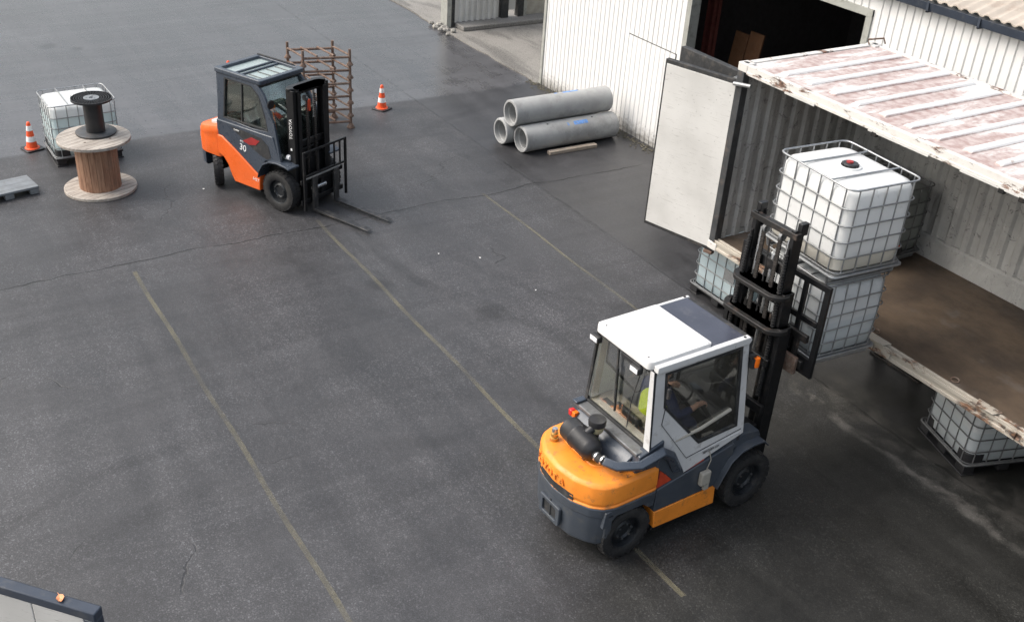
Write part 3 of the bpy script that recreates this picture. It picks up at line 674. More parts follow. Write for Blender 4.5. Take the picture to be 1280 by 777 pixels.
# back wall: kick plate and trapezoid corrugation
def corr(x0, x1, pitch, dep, y, back):
    pts = []; x = x0
    while x < x1:
        for dx, dy in ((0, 0), (pitch*.34, 0), (pitch*.5, dep), (pitch*.84, dep)): 
            if x + dx < x1: pts.append((x + dx, y + dy))
        x += pitch
    pts.append((x1, y)); return pts + [(x1, back), (x0, back)]
wl = MB(); wl.prism(corr(.06, CL - .06, .252, .036, CW - .085, CW - .012), 'z', FL + .34, CH - .1); csub("back_wall", wl, M['gwall'], smooth=False)
wl = MB(); wl.prism([(CW - .115, FL + .004), (CW - .115, FL + .31), (CW - .085, FL + .34), (CW - .02, FL + .34), (CW - .02, FL + .004)], 'x', .06, CL - .06); csub("kick_plate", wl, M['gwall'], bevel=.004)
for nm, x in (("end_wall", 0.07), ("end_wall", CL - .12)):
    wl = MB(); p = corr(.12, CW - .12, .252, .036, 0, .05) if nm else None
    sg = 1 if x < 1 else -1
    wl.prism([(x + (.05 - yy if sg > 0 else yy), xx) for xx, yy in p], 'z', FL + .004, CH - .06); csub(nm, wl, M['gwall'], smooth=False)
# posts, headers, castings
for x in (0, CL - .12):
    for y in (0, CW - .12):
        q = MB(); q.box(x, x + .12, y, y + .12, .12, CH - .12); csub("corner_post", q, M['darkmetal'] if x == 0 and y == 0 else M['gwall'] if x == 0 else M['rail'], bevel=.01)
        for z in (0, CH - .118):
            q = MB(); q.box(x - .006, x + .172, y - .006 if y == 0 else y - .036, y + .156 if y == 0 else y + .126, z, z + .119); c_ = csub("corner_casting", q, M['rail'], bevel=.012)
            if z > 1:
                h = MB(); h.prism(rpoly([(x + .04, y + .03), (x + .125, y + .03), (x + .125, y + .09), (x + .04, y + .09)], .03), 'z', z + .1195, z + .1215); csub("casting_hole", h, M['gasket'])
for y0, y1, nm in ((0, .07, "top_rail"), (CW - .07, CW, "top_rail")):
    q = MB(); q.box(.172, CL - .18, y0, y1, CH - .115, CH - .005); q.box(.172, CL - .18, y0 - (.012 if y0 == 0 else -.0), y0 + .001 if y0 == 0 else y1 + .012, CH - .135, CH - .09); csub(nm, q, M['rail'], bevel=.006)
for x in (0, CL - .1):
    q = MB(); q.box(x + .004, x + .1, .158, CW - .17, CH - .115, CH - .006); csub("end_header", q, M['rail'], bevel=.006)
x = .9
while x < CL - .5: q = MB(); q.box(x, x + random.uniform(.5, 1.1), -.018, -.0135, CH - .15, CH - .118); x += random.uniform(1.2, 1.7); csub("seal_strip", q, M['leafw'], bevel=.002)
for x in (2.35, 4.1, 4.35, 5.9):
    q = MB(); q.box(x, x + .07, -.02, .03, CH - .19, CH - .136); csub("door_catch", q, M['blk2'], bevel=.004)
# roof: recessed sheet with raised transverse ribs
rf = MB(); rf.box(.1, CL - .1, .07, CW - .07, -.03, 0)
x = .62
while x < CL - .4:
    wd_ = random.uniform(.125, .15); y0 = .21 + random.uniform(-.02, .02); y1 = CW - .12
    base = [(x - wd_/2, y0), (x + wd_/2, y0), (x + wd_/2, y1), (x - wd_/2, y1)]; top = [(x - wd_/2 + .035, y0 + .05), (x + wd_/2 - .035, y0 + .05), (x + wd_/2 - .035, y1 - .05), (x - wd_/2 + .035, y1 - .05)]
    rf.hexa([(a, b, -.002) for a, b in base] + [(a, b, .034) for a, b in top]); x += .405
csub("roof", rf, M['roof'], (0, 0, CH - .022), bevel=.012, seg=2)
# lifting shackle on the far corner
q = MB(); q.tube([(.06, CW - .16, CH), (.06, CW - .2, CH + .07), (.15, CW + .02, CH + .09), (.16, CW + .06, CH + .01)], .012, 8); csub("lifting_eye", q, M['rust'])
# folded side doors
def leaf(L_, dirv, hinge, z0, z1, nm, face, th=.075, lab=None):
    a = math.atan2(dirv[1], dirv[0]); o = MB(); o.box(0, L_, -th/2, th/2, z0, z1)
    d = csub(nm, o, M['gasket'], hinge, a, bevel=.01)
    if lab: d["label"] = lab
    if face:   # after turning by ~195 deg the camera side is local +y
        p = MB(); p.box(.07, L_ - .035, th/2 + .0015, th/2 + .010, z0 + .055, z1 - .06); w_ = p.build("inner_panel", M['leafw'], d, .004)
        for x in (.012, .034, .056):
            g_ = MB(); g_.tube([(x, th/2 + .004, z0 + .01), (x, th/2 + .004, z1 - .01)], .009, 8); g_.build("rubber_seal", M['darkmetal'], d)
        c_ = MB(); c_.box(.0, .16, -th/2 - .02, th/2 + .0, z1 + .002, z1 + .03); c_.build("top_hinge", M['galvd'], d, .006)
        b_ = MB(); b_.box(.02, .16, -th/2 + .01, th/2 + .02, z0 - .05, z0 - .002); b_.build("bottom_hinge", M['rust'], d, .006)
    return d
leaf(1.27, (-1.24, -.34), (.085, .075, 0), -.05, 2.5, "side_door", True, lab="white lined door leaf swung open past the container's end")
leaf(1.30, (-1.0, .0), (-.06, .21, 0), .02, 2.56, "side_door", False, th=.10, lab="dark folded door leaf behind the white one")
q = MB(); q.cyl((.0, -.03, 2.46), (.28, .01, 2.50), .028, 10); csub("hinge_pin", q, M['galv'])
# steel stands the container rests on
for X in (-7.75, .9):
    sp = thing("steel_stand", (X, 12.2, 0), 0, "dark steel stand under the container, beside the caged tank" if X < 0 else "dark steel stand under the container's far end", "stand")
    q = MB(); q.box(-.42, .42, -.42, .3, 1.10, 1.248); q.build("head_beam", M['blk2'], sp, .01)
    for sx in (-.34, .34):
        for sy in (-.34, .2): q = MB(); q.box(sx - .06, sx + .06, sy - .06, sy + .06, .03, 1.098); q.build("leg", M['blk2'], sp, .008)
    q = MB(); q.box(-.45, .45, -.43, .3, 0, .028); q.build("base_plate", M['blk2'], sp, .004)
    for yb in (-.34, .2): q = MB(); q.bar((-.30, yb, .1), (.30, yb, 1.0), .03, .06); q.build("brace", M['blk2'], sp)

# ============================================================ PIPES
def pipe(x, y0, y1, z, label, marks, rz=0):
    t = thing("concrete_pipe", (x, y0, z), rz, label, "concrete pipe", "concrete pipes stacked by the warehouse wall")
    L_ = y1 - y0; R = .268
    b = MB(); b.lathe([(R - .012, 0), (R, .015), (R, L_ - .015), (R - .012, L_), (R - .06, L_), (R - .06, .10), (R - .045, .09), (R - .045, 0), (R - .012, 0)], (0, 0, 0), 'y', 56)
    b.build("barrel", M['pipe'], t, ang=35)
    for (ya, yb, a0_, a1_, mt) in marks:      # angle measured from +X (0) through up (90)
        m_ = MB(); n = 8; vs = []
        for i in range(n + 1):
            a = rad(a0_ + (a1_ - a0_)*i/n)
            for yy in (ya, yb): vs.append(((R + .002)*math.cos(a), yy, (R + .002)*math.sin(a)))
        m_.add(vs, [(2*i, 2*i+1, 2*i+3, 2*i+2) for i in range(n)])
        m_.build("blue_mark" if mt is M['bluep'] else "anchor_hole", mt, t)
    return t
pipe(-16.85, 11.08, 13.36, .27, "grey concrete pipe at the bottom right of the pile, resting by a plank", [(1.18, 1.52, 48, 68, M['bluep']), (1.02, 1.06, 50, 66, M['bluep']), (.56, .60, 72, 80, M['gasket']), (1.66, 1.70, 72, 80, M['gasket'])])
pipe(-17.40, 10.93, 13.2, .27, "grey concrete pipe mostly hidden at the bottom left of the pile", [])
pipe(-17.14, 10.98, 13.35, .27 + .463, "grey concrete pipe lying on top of the other two", [(1.25, 1.62, 88, 104, M['bluep']), (1.05, 1.12, 92, 102, M['bluep']), (1.62, 1.66, 98, 106, M['gasket'])])
pk = MB(); pk.box(-.06, .06, 0, 1.15, .0, .07); pk = pk.build("plank", M['plank'], bevel=.006); pk.location = (-16.50, 11.55, 0); pk.rotation_euler = (0, 0, rad(-1))
tag(pk, "short pale timber plank on the asphalt in front of the pipes", "plank")

# ============================================================ CABLE DRUMS
wr = thing("wooden_cable_drum", (-18.34, 3.25, 0), rad(20), "large weathered wooden cable drum standing on its flange", "cable drum")
for z, nm in ((0.0, "bottom_flange"), (.915, "top_flange")):
    q = MB(); n = 9; 
    q.lathe([(.001, .0), (.60, 0), (.61, .006), (.61, .05), (.602, .056), (.001, .056)], (0, 0, 0), 'z', 56)
    fl = q.build(nm, M['wtop'], wr, ang=30); fl.location = (0, 0, z)
    gr = MB()
    for k in range(-4, 5):
        x = k*.122 + .05; 
        if abs(x) < .6: l = math.sqrt(.36 - x*x) - .01; gr.box(x - .0022, x + .0022, -l, l, .0562, .0572)
    gr.build("board_gap", M['gasket'], fl, smooth=False)
    if z:
        for k in range(4):
            a = k*PI/2 + .5; h = MB(); h.lathe([(.001, .0575), (.022, .0575), (.022, .059), (.001, .059)], (.30*math.cos(a), .30*math.sin(a), 0), 'z', 12); h.build("bolt", M['rust'], fl)
dr = MB(); n = 20; R = .352; prof = []
for k in range(n):
    a = k*2*PI/n; g_ = .010
    prof += [(R*math.cos(a + g_), R*math.sin(a + g_)), (R*math.cos(a + 2*PI/n - g_), R*math.sin(a + 2*PI/n - g_)), ((R - .012)*math.cos(a + 2*PI/n), (R - .012)*math.sin(a + 2*PI/n))]
dr.prism(prof, 'z', .057, .914); dr.build("drum", M['wdrum'], wr, smooth=False)
br = thing("plastic_cable_reel", (-18.50, 3.33, .9745), rad(10), "black plastic cable reel standing on top of the wooden drum", "cable reel")
q = MB(); q.lathe([(.001, 0), (.335, 0), (.34, .006), (.34, .028), (.33, .034), (.15, .036), (.001, .036)], (0, 0, 0), 'z', 48); q.build("bottom_flange", M['darkmetal'], br)
q = MB(); q.lathe([(.158, .036), (.158, .60)], (0, 0, 0), 'z', 40); q.lathe([(.15, .60), (.15, .036)], (0, 0, 0), 'z', 40); dd = q.build("drum", M['blkp'], br)
for a in (200, 290, 20):
    h = MB(); h.lathe([(.001, 0), (.026, 0), (.026, .004), (.001, .004)], (0, 0, 0), 'x', 14); h = h.build("cable_hole", M['gasket'], dd); h.location = (.156*math.cos(rad(a)), .156*math.sin(rad(a)), .085); h.rotation_euler = (0, 0, rad(a))
q = MB(); q.lathe([(.06, .60), (.34, .60), (.34, .634), (.325, .634), (.325, .612), (.06, .612), (.06, .60)], (0, 0, 0), 'z', 48)
for rr in (.29, .25, .21, .17): q.lathe([(rr, .612), (rr, .632), (rr - .008, .632), (rr - .008, .612)], (0, 0, 0), 'z', 40)
for k in range(36):
    a = k*PI/18; d_ = Vector((math.cos(a), math.sin(a), 0)); q.bar(d_*.13 + Vector((0, 0, .621)), d_*.327 + Vector((0, 0, .621)), .006, .020)
tf = q.build("top_flange", M['blkp'], br)
q = MB(); q.lathe([(.034, .612), (.13, .612), (.13, .636), (.034, .636), (.034, .60)], (0, 0, 0), 'z', 32); q.build("hub_disc", M['greyp'], tf)
q = MB(); q.lathe([(.001, .605), (.033, .605), (.033, .606), (.001, .606)], (0, 0, 0), 'z', 18)
for k in range(3):
    a = k*2.09 + .4; q.lathe([(.001, .6365), (.014, .6365), (.001, .637)], (.08*math.cos(a), .08*math.sin(a), 0), 'z', 10)
q.build("hub_hole", M['gasket'], tf)

# ============================================================ CONES
def cone(loc, label, rz):
    t = thing("traffic_cone", loc, rz, label, "traffic cone", "orange and white traffic cones")
    q = MB(); q.prism(rpoly([(-.17, -.17), (.17, -.17), (.17, .17), (-.17, .17)], .05), 'z', 0, .028); q.build("base", M['blkp'], t, .006)
    H_ = .54; R0, R1 = .105, .030
    def rr(z): return R0 + (R1 - R0)*(z - .028)/(H_ - .028)
    q = MB(); q.lathe([(R0 + .03, .0285), (R0 + .025, .04), (rr(.05), .05), (rr(.50), .50), (R1, H_ - .01), (R1 - .012, H_), (.001, H_)], (0, 0, 0), 'z', 28); q.build("cone_body", M['cone'], t)
    for a, b in ((.165, .265), (.375, .47)):
        s = MB(); s.lathe([(rr(a) + .0005, a), (rr(a) + .003, a), (rr(b) + .003, b), (rr(b) + .0005, b)], (0, 0, 0), 'z', 28); s.build("white_band", M['conew'], t)
cone((-20.62, 2.53, 0), "orange and white cone at the left, beside the caged tank on the black pallet", .3)
cone((-20.14, 9.58, 0), "orange and white cone to the right of the rusty rack", .5)
cone((-22.84, 7.10, 0), "orange and white cone hidden behind the orange forklift's cab but for its tip", .1)

# ============================================================ RUSTY RACK
rk = thing("tube_rack", (-19.82, 8.02, 0), 0, "rusty frame of scaffold tubes standing beyond the orange forklift", "tube rack")
PA, PB, PC, PD = (-.43, -.49), (.22, -.42), (-.22, .40), (.44, .49)
for (x, y) in (PA, PB, PC, PD):
    q = MB(); q.cyl((x, y, 0.0), (x, y, 1.65), .029, 10)
    po = q.build("post", M['rust'], rk)
    q = MB(); q.lathe([(.085, 0), (.085, .012), (.03, .10)], (x, y, .001), 'z', 12); q.build("foot", M['rust'], po)
    q = MB()
    for k in range(5):
        z = .27 + .27*k
        q.lathe([(.030, z - .03), (.068, z - .028), (.070, z - .01), (.030, z + .05)], (x, y, 0), 'z', 9)
    q.build("collars", M['rust'], po)
for k in range(6):
    z = .13 + .272*k
    def rail(a, b, r=.026, dz=0): 
        q = MB(); q.cyl((a[0], a[1], z + dz), (b[0], b[1], z + dz), r, 8); q.build("rail", M['rust'], rk)
    rail(PA, PC); rail(PB, PD)
    for u in (0.0, .30, .66, 1.0):
        a = (PA[0] + (PC[0]-PA[0])*u, PA[1] + (PC[1]-PA[1])*u); b = (PB[0] + (PD[0]-PB[0])*u, PB[1] + (PD[1]-PB[1])*u)
        q = MB(); q.cyl((a[0], a[1], z + .040), (b[0], b[1], z + .040), .021, 8); q.build("cross_tube", M['rust'], rk)

# ============================================================ GREY PLASTIC PALLET
pl = thing("plastic_pallet", (-18.53, 2.27, 0), math.atan2(-.985, .168), "flat grey plastic pallet lying at the left edge of the yard", "pallet")
q = MB(); q.box(0, 1.0, -.58, 0, .095, .14); q.build("deck", M['greyp'], pl, .01)
for x in (.0, .42, .84):
    for y in (-.58, -.36, -.14): q = MB(); q.box(x + .004, x + .156, y + .004, y + .136, .0, .0945); q.build("foot", M['greyp'], pl, .012)
for j in range(3):
    q = MB(); q.box(.02, .98, -.50 + j*.19, -.492 + j*.19, .1402, .1412); q.build("deck_groove", M['galvd'], pl, smooth=False)

# ============================================================ WHITE PANEL FENCE (near, lower left)
A0 = Vector((-5.76, .60, 0)); dv = Vector((-.745, -.667, 0)); ang_ = math.atan2(dv.y, dv.x)
fp = thing("panel_fence", A0, ang_, "white boarded fence with a dark metal capping in the near lower left corner", "fence")
q = MB(); q.box(-.0, 5.0, -.045, .045, 2.42, 2.5); q.build("capping", M['gutter'], fp, .01)
q = MB(); q.box(-.0, .10, -.045, .045, 0, 2.419); q.build("end_post", M['gutter'], fp, .01)
k = 0
while k*.42 < 4.8:
    q = MB(); q.box(.103 + k*.42, .103 + k*.42 + .412, -.035, .040, .05, 2.419); q.build("board", M['leafw'], fp, .006); k += 1
q = MB(); P5 = [(-.045, .0, .004), (-.02, .024, .016), (.012, .028, .022), (.030, .012, .012), (.048, .002, .020), (.026, -.014, .010), (.004, -.026, .018), (-.022, -.018, .008)]
q.add([(0, 0, .006)] + P5 + [(0, 0, .0)] + [(x, y, z - .004) for x, y, z in P5], [(0, k + 1, (k + 1) % 8 + 1) for k in range(8)] + [(9, 10 + (k + 1) % 8, 10 + k) for k in range(8)] + [(k + 1, 10 + k, 10 + (k + 1) % 8, (k + 1) % 8 + 1) for k in range(8)])
q.tube([(-.045, 0, .004), (-.065, -.004, .002)], .002, 5)
lf = q.build("dead_leaf", M['leaf'], smooth=False); lf.location = A0 + dv*.30 + Vector((0.0, .0, 2.503))
tag(lf, "small orange leaf lying on the dark capping of the near fence", "leaf")
for i, (x, y, s) in enumerate(((-13.21, 8.05, .02), (-13.62, 7.5, .015), (-17.6, 4.85, .024), (-11.9, 8.3, .012))):
    q = MB(); q.add([(-s, -s*.5, .002), (s, -s*.6, .006), (s*.7, s*.7, .012), (-s*.6, s*.5, .004), (-s, -s*.5, 0), (s, -s*.6, 0), (s*.7, s*.7, .006), (-s*.6, s*.5, .0)], [(0, 1, 2, 3), (7, 6, 5, 4), (0, 4, 5, 1), (1, 5, 6, 2), (2, 6, 7, 3), (3, 7, 4, 0)])
    p_ = q.build("paper_scrap", M['paper'], smooth=False); p_.location = (x, y, .001)
    tag(p_, ("white scrap on the asphalt right of the fork tips", "tiny white scrap on the asphalt nearest the fork tips", "white scrap on the asphalt beside the orange forklift's rear wheel", "tiny white scrap on the asphalt in front of the container door")[i], "litter", "scraps of litter")

# ============================================================ FORKLIFT PARTS
def wheel(parent, x, y, z, R, wd_, steer=0, side=1, nm="wheel"):
    w_ = bpy.data.objects.new(nm, None)
    rim = MB(); s = side; h = wd_/2
    r = R*.60
    rim.lathe([(.001, s*(h - .07)), (r*.42, s*(h - .07)), (r*.5, s*(h - .045)), (r*.55, s*(h - .05)), (r*.72, s*(h - .085)), (r*.88, s*(h - .085)), (r*.93, s*(h - .02)), (r, s*(h - .012)), (r + .004, s*(h - .03)), (r + .004, -s*(h - .03)), (.001, -s*(h - .04))], (0, 0, 0), 'x', 36)
    o = rim.build(nm, M['rim'], parent); o.location = (x, y, z); o.rotation_euler = (0, 0, rad(steer))
    for k in range(6):
        a = k*PI/3 + .3; n_ = MB(); n_.lathe([(.001, 0), (.014, 0), (.012, s*.02), (.001, s*.022)], (s*(h - .048), .30*R*math.cos(a)*.95, .30*R*math.sin(a)*.95), 'x', 6)
        if k == 0: nb = n_
        else: nb.add(n_.v, n_.f)
    nb.build("wheel_nuts", M['darkmetal'], o)
    t = MB(); t.lathe([(r + .002, -h + .012), (r + .03, -h), (R*.86, -h), (R - .022, -h + .012), (R - .012, -h + .04), (R - .012, h - .04), (R - .022, h - .012), (R*.86, h), (r + .03, h), (r + .002, h - .012), (r + .002, -h + .012)], (0, 0, 0), 'x', 56)
    nbk = 26
    for k in range(nbk):      # tread lugs, alternating halves
        a = 2*PI*k/nbk
        for q, (xa, xb) in enumerate(((-h + .004, -.012), (.012, h - .004))):
            aa = a + (q*.5)*2*PI/nbk; da = 2*PI/nbk*.33; vs = []
            for xx, sk in ((xa, 0), (xb, 0)):
                for rr, dd in ((R - .03, da*1.05), (R, da)):
                    edge = (xx == xa and q == 0) or (xx == xb and q == 1)
                    r2 = rr - (.012 if edge and rr == R else 0); tw = .0 if edge else .06*(1 if q else 1)
                    vs += [(xx, r2*math.cos(aa - dd + tw), r2*math.sin(aa - dd + tw)), (xx, r2*math.cos(aa + dd + tw), r2*math.sin(aa + dd + tw))]
            # order: xa-inner(2) xa-outer(2) xb-inner(2) xb-outer(2)
            t.add(vs, [(0, 1, 3, 2), (4, 6, 7, 5), (2, 3, 7, 6), (0, 2, 6, 4), (1, 5, 7, 3), (0, 4, 5, 1)])
    t.build("tyre", M['rubber'], o, ang=30)
    return o
def loft(mb, loops, cap=True):
    n = len(loops[0]); vs = [p for r in loops for p in r]; fs = []
    for i in range(len(loops) - 1):
        for q in range(n): fs.append((i*n+q, i*n+(q+1) % n, (i+1)*n+(q+1) % n, (i+1)*n+q))
    if cap: fs += [tuple(range(n))[::-1], tuple((len(loops)-1)*n+q for q in range(n))]
    return mb.add(vs, fs)
def shear_x(mb, z0, z1, x_at0, x_at1, sgn):
    """move a slab built at x offset 0 so that it leans between z0 and z1"""
    mb.v = [(sgn*(x + x_at0 + (x_at1 - x_at0)*(z - z0)/(z1 - z0)), y, z) for x, y, z in mb.v]; return mb
def letters_on(name, s, size, mat, parent, fn, depth=.004, pitch=.1):
    """single mesh of letters, each placed by fn(i) -> matrix"""
    bmx = bmesh.new()
    for i, ch in enumerate(s):
        if ch == ' ': continue
        o = text("tmp", ch, size, mat, None, Matrix.Identity(4), depth); me = o.data; me.transform(fn(i)); bmx.from_mesh(me); bpy.data.objects.remove(o)
    me = bpy.data.meshes.new(name); bmx.to_mesh(me); bmx.free(); me.materials.append(mat)
    o = bpy.data.objects.new(name, me); COL.objects.link(o); o.parent = parent; return o

# ============================================================ NEAR FORKLIFT (raised mast, orange counterweight, white cab)
nf = thing("forklift", (-7.13, 7.71, 0), rad(2), "near forklift with white cab roof and yellow-orange counterweight, mast raised to the container", "forklift", "forklifts in the yard")
for s in (-1, 1):
    wheel(nf, s*.505, 0, .37, .37, .23, 0, s); wheel(nf, s*.49, -1.76, .335, .335, .20, 0, s)
# chassis
q = MB(); q.box(-.40, .40, -1.42, .24, .18, .95); q.box(-.38, .38, -2.0, -1.42, .3, .8); q.cyl((-.40, -1.76, .335), (.40, -1.76, .335), .07, 10); q.cyl((-.42, 0, .37), (.42, 0, .37), .12, 12); q.build("chassis", M['blk'], nf, .01)
for s in (-1, 1):
    a, b = (s*.36, s*.585) if s > 0 else (s*.585, s*.36)
    q = MB(); q.prism([(-1.40, .475), (-.50, .485), (-.42, .60), (-.36, .78), (-.30, .86), (-.30, 1.0), (-1.0, .86), (-1.40, .78)], 'x', a, b); q.build("side_panel", M['grey'], nf, .012)
    q = MB(); q.prism([(-1.37, .235), (-.47, .215), (-.49, .480), (-1.395, .470)], 'x', a*1.0, b + s*.004 if s > 0 else b); q.build("skirt_panel", M['orange'], nf, .01)
    q = MB(); q.prism([(-1.40, .18), (-.44, .17), (-.44, .22), (-1.36, .24)], 'x', *(sorted((s*.36, s*.57)))); q.build("step", M['blk'], nf, .006)
    # front mudguard
    pr = [(-.52, .47), (-.45, .62), (-.36, .78), (-.22, .875), (-.05, .905), (.12, .90), (.20, .82)]
    q = MB(); q.prism(pr + [(y - .0, z + .028) for y, z in reversed(pr)], 'x', *(sorted((s*.40, s*.655)))); q.build("mudguard", M['grey'], nf, .006)
    q = MB(); q.prism([(-.36, .88), (.16, .91), (.10, 1.02), (-.28, 1.07)], 'x', *(sorted((s*.38, s*.55)))); q.build("cowl", M['grey'], nf, .012)
q = MB(); q.box(.40, .56, -1.30, -.72, .79, .93); q.build("underframe_panel", M['red'], nf, .01)
# counterweight: lower casting with wheel arches, orange upper block
def cwplan(e=0, cut=-1.42, half=.60, back=-2.36):
    p = [(half - e, cut), (half - e, -1.98), (half - .04 - e, -2.12), (half - .13 - e, -2.22 + e*.5), (half - .32, -2.32 + e), (.0, back + e), (-half + .32, -2.32 + e), (-half + .13 + e, -2.22 + e*.5), (-half + .04 + e, -2.12), (-half + e, -1.98), (-half + e, cut)]
    return rpoly(p, .035, 2)
q = MB()
lo = [[(x, y, z) for x, y in cwplan(e, -2.08)] for z, e in ((.28, .05), (.32, .015), (.70, 0.0))]
loft(q, lo); lw = q.build("lower_counterweight", M['grey'], nf, .008)
q = MB(); loft(q, [[(x, y, z) for x, y in cwplan(e)] for z, e in ((.68, -.006), (.785, -.012), (.80, .0))]); q.build("bumper_band", M['grey'], nf, .006)
for s in (-1, 1):      # flared skirts behind the rear wheels
    q = MB(); q.prism([(-1.44, .60), (-1.42, .76), (-2.1, .76), (-2.12, .55), (-2.05, .58), (-1.93, .68), (-1.60, .68), (-1.50, .60)], 'x', *(sorted((s*.5, s*.598)))); q.build("wheel_arch", M['grey'], nf, .006)
def tilt(z, y): return z + (y + 2.0)*.03
q = MB(); loft(q, [[(x, y, tilt(z, y)) for x, y in cwplan(e)] for z, e in ((.79, .0), (.812, -.006), (.826, .008), (.848, .006), (.862, -.004), (1.055, .000), (1.068, .006), (1.098, .045), (1.100, .055), (1.102, .16))]); cwt = q.build("counterweight", M['orange'], nf, ang=28)
# dark strip painted as the shade of the recess at left and middle rear
def arc_strip(t0, t1, z0, z1, e, n=10, th=.02):
    pl = cwplan(e); import itertools
    pts = [p for p in pl if p[1] < -1.95]; pts.sort(key=lambda p: p[0])
    def at(t):
        x = -.56 + 1.12*t; 
        for a, b in zip(pts, pts[1:]):
            if a[0] <= x <= b[0]: k = (x - a[0])/(b[0] - a[0] + 1e-9); return (x, a[1] + (b[1] - a[1])*k)
        return pts[0] if x < pts[0][0] else pts[-1]
    m_ = MB(); vs = []
    for i in range(n + 1):
        x, y = at(t0 + (t1 - t0)*i/n)
        vs += [(x, y, z0), (x, y, z1), (x*.96, y + th, z1), (x*.96, y + th, z0)]
    fs = []
    for i in range(n): 
        for k in range(4): fs.append((4*i + k, 4*i + (k+1) % 4, 4*i + 4 + (k+1) % 4, 4*i + 4 + k))
    fs += [(0, 1, 2, 3), (4*n, 4*n+3, 4*n+2, 4*n+1)]
    return m_.add(vs, fs), at
q, at = arc_strip(.14, .76, .795, .885, -.006); q.build("recess_shade", M['gasket'], cwt, smooth=False)
def let(i):
    x, y = at(.17 + i*.088); x2, y2 = at(.17 + i*.088 + .04); d = Vector((x2 - x, y2 - y, 0)).normalized(); 
    nn = Vector((d.y, -d.x, 0)); return frame_M((x + nn.x*.008, y + nn.y*.008, .955), d, (0, 0, 1))
letters_on("raised_lettering", "TOYOTA", .115, M['orange'], cwt, let, .006)
# towing pocket in the lower casting
q = MB(); q.ring(rpoly([(-.20, .36), (.16, .36), (.16, .60), (-.20, .60)], .03), rpoly([(-.14, .40), (.10, .40), (.10, .56), (-.14, .56)], .03), 'y', -2.375, -2.34); q.build("towing_frame", M['grey'], lw, .006)
q = MB(); q.box(-.14, .10, -2.352, -2.342, .40, .56); q.build("towing_recess", M['gasket'], lw)
q = MB(); q.cyl((-.02, -2.352, .40), (-.02, -2.352, .62), .014, 10); q.build("towing_pin", M['darkmetal'], lw)
# shallow raised platform + engine hood under the rear window
q = MB(); loft(q, [[(x, y, z) for x, y in rpoly([(-.40, -1.44), (.44, -1.44), (.46, -1.75), (.22, -2.05), (-.30, -2.05), (-.42, -1.8)], .05, 3)] for z in (1.09, 1.118)]); q.build("hood_plate", M['orange'], cwt, .012)
q = MB(); q.prism([(-1.86, 1.11), (-1.80, 1.21), (-1.66, 1.31), (-1.54, 1.335), (-1.36, 1.335), (-1.36, .9), (-1.44, .9), (-1.44, 1.11)], 'x', -.50, .46); hd = q.build("engine_hood", M['navy'], nf, .012)
q = MB(); q.box(-.58, .52, -1.72, -1.56, 1.30, 1.342); q.build("hood_edge", M['galvd'], hd, .008)
q = MB(); q.prism([(-1.74, 1.12), (-1.70, 1.32), (-1.38, 1.42), (-1.36, .9), (-1.46, .9), (-1.50, 1.1)], 'x', .45, .56); q.build("hood_side", M['navy'], hd, .012)
q = MB(); q.prism([(-1.46, 1.10), (-1.38, 1.30), (-1.20, 1.20), (-.98, .80), (-1.14, .78), (-1.30, .95)], 'x', .49, .575); q.build("side_strut", M['grey'], nf, .012)
q = MB(); q.prism([(-1.42, .78), (-1.40, 1.05), (-1.34, 1.05), (-1.28, .9), (-1.30, .78)], 'x', .44, .56); q.build("inner_panel", M['red'], nf, .008)
for x, m_ in ((-.53, M['redp']), (-.47, M['orl'])):
    q = MB(); q.box(x - .028, x + .028, -1.80, -1.735, 1.20, 1.275); q.build("tail_lamp", m_, hd, .008)
q = MB(); q.box(-.58, -.50, -1.74, -1.60, 1.343, 1.37); q.build("corner_bracket", M['navy'], hd, .006)
# air cleaner
ac = MB(); ac.lathe([(.001, -.27), (.11, -.265), (.132, -.25), (.135, -.10), (.141, -.09), (.141, -.07), (.133, -.06), (.131, .17), (.115, .19), (.095, .23), (.06, .25), (.001, .25)], (0, 0, 0), 'x', 32)
a_ = ac.build("air_cleaner", M['blkp'], nf); a_.location = (-.02, -2.01, 1.275); a_.rotation_euler = (0, 0, rad(-4))
for x in (-.12, .12): q = MB(); q.prism([(-.06, -.155), (.06, -.155), (.03, -.09), (-.05, -.09)], 'x', x - .02, x + .02); q.build("mount", M['blkp'], a_, .004)
q = MB(); q.cyl((.02, .02, .09), (.02, .10, .14), .045, 12); q.build("neck", M['blkp'], a_)
pb = MB(); pb.lathe([(.001, -.01), (.062, -.015), (.076, .01), (.08, .075), (.001, .075)], (0, 0, 0), 'z', 28); pc = pb.build("precleaner_bowl", M['yell'], nf); pc.location = (.0, -1.85, 1.36)
pb = MB(); pb.lathe([(.078, .07), (.094, .078), (.098, .13), (.092, .15), (.03, .16), (.001, .165)], (0, 0, 0), 'z', 28); pb.build("cap", M['blkp'], pc)
q = MB(); q.cyl((0, 0, -.2), (0, 0, 0), .035, 12); q.build("stem", M['blkp'], pc)
q = MB(); q.tube([(.20, -2.03, 1.265), (.30, -2.03, 1.255), (.36, -2.00, 1.25)], .048, 14); q.build("rubber_hose", M['rubber'], nf)
for x in (.25, .33): q = MB(); q.cyl((x, -2.035 + (x-.25)*.25, 1.26), (x + .018, -2.03 + (x-.25)*.25, 1.258), .054, 18); q.build("hose_clamp", M['steel'], nf)
q = MB(); q.tube([(.35, -2.01, 1.25), (.48, -1.93, 1.235), (.60, -1.72, 1.25), (.61, -1.44, 1.33), (.60, -1.30, 1.22), (.59, -1.16, .98)], .066, 4)
q.build("intake_duct", M['navy'], nf, .016)
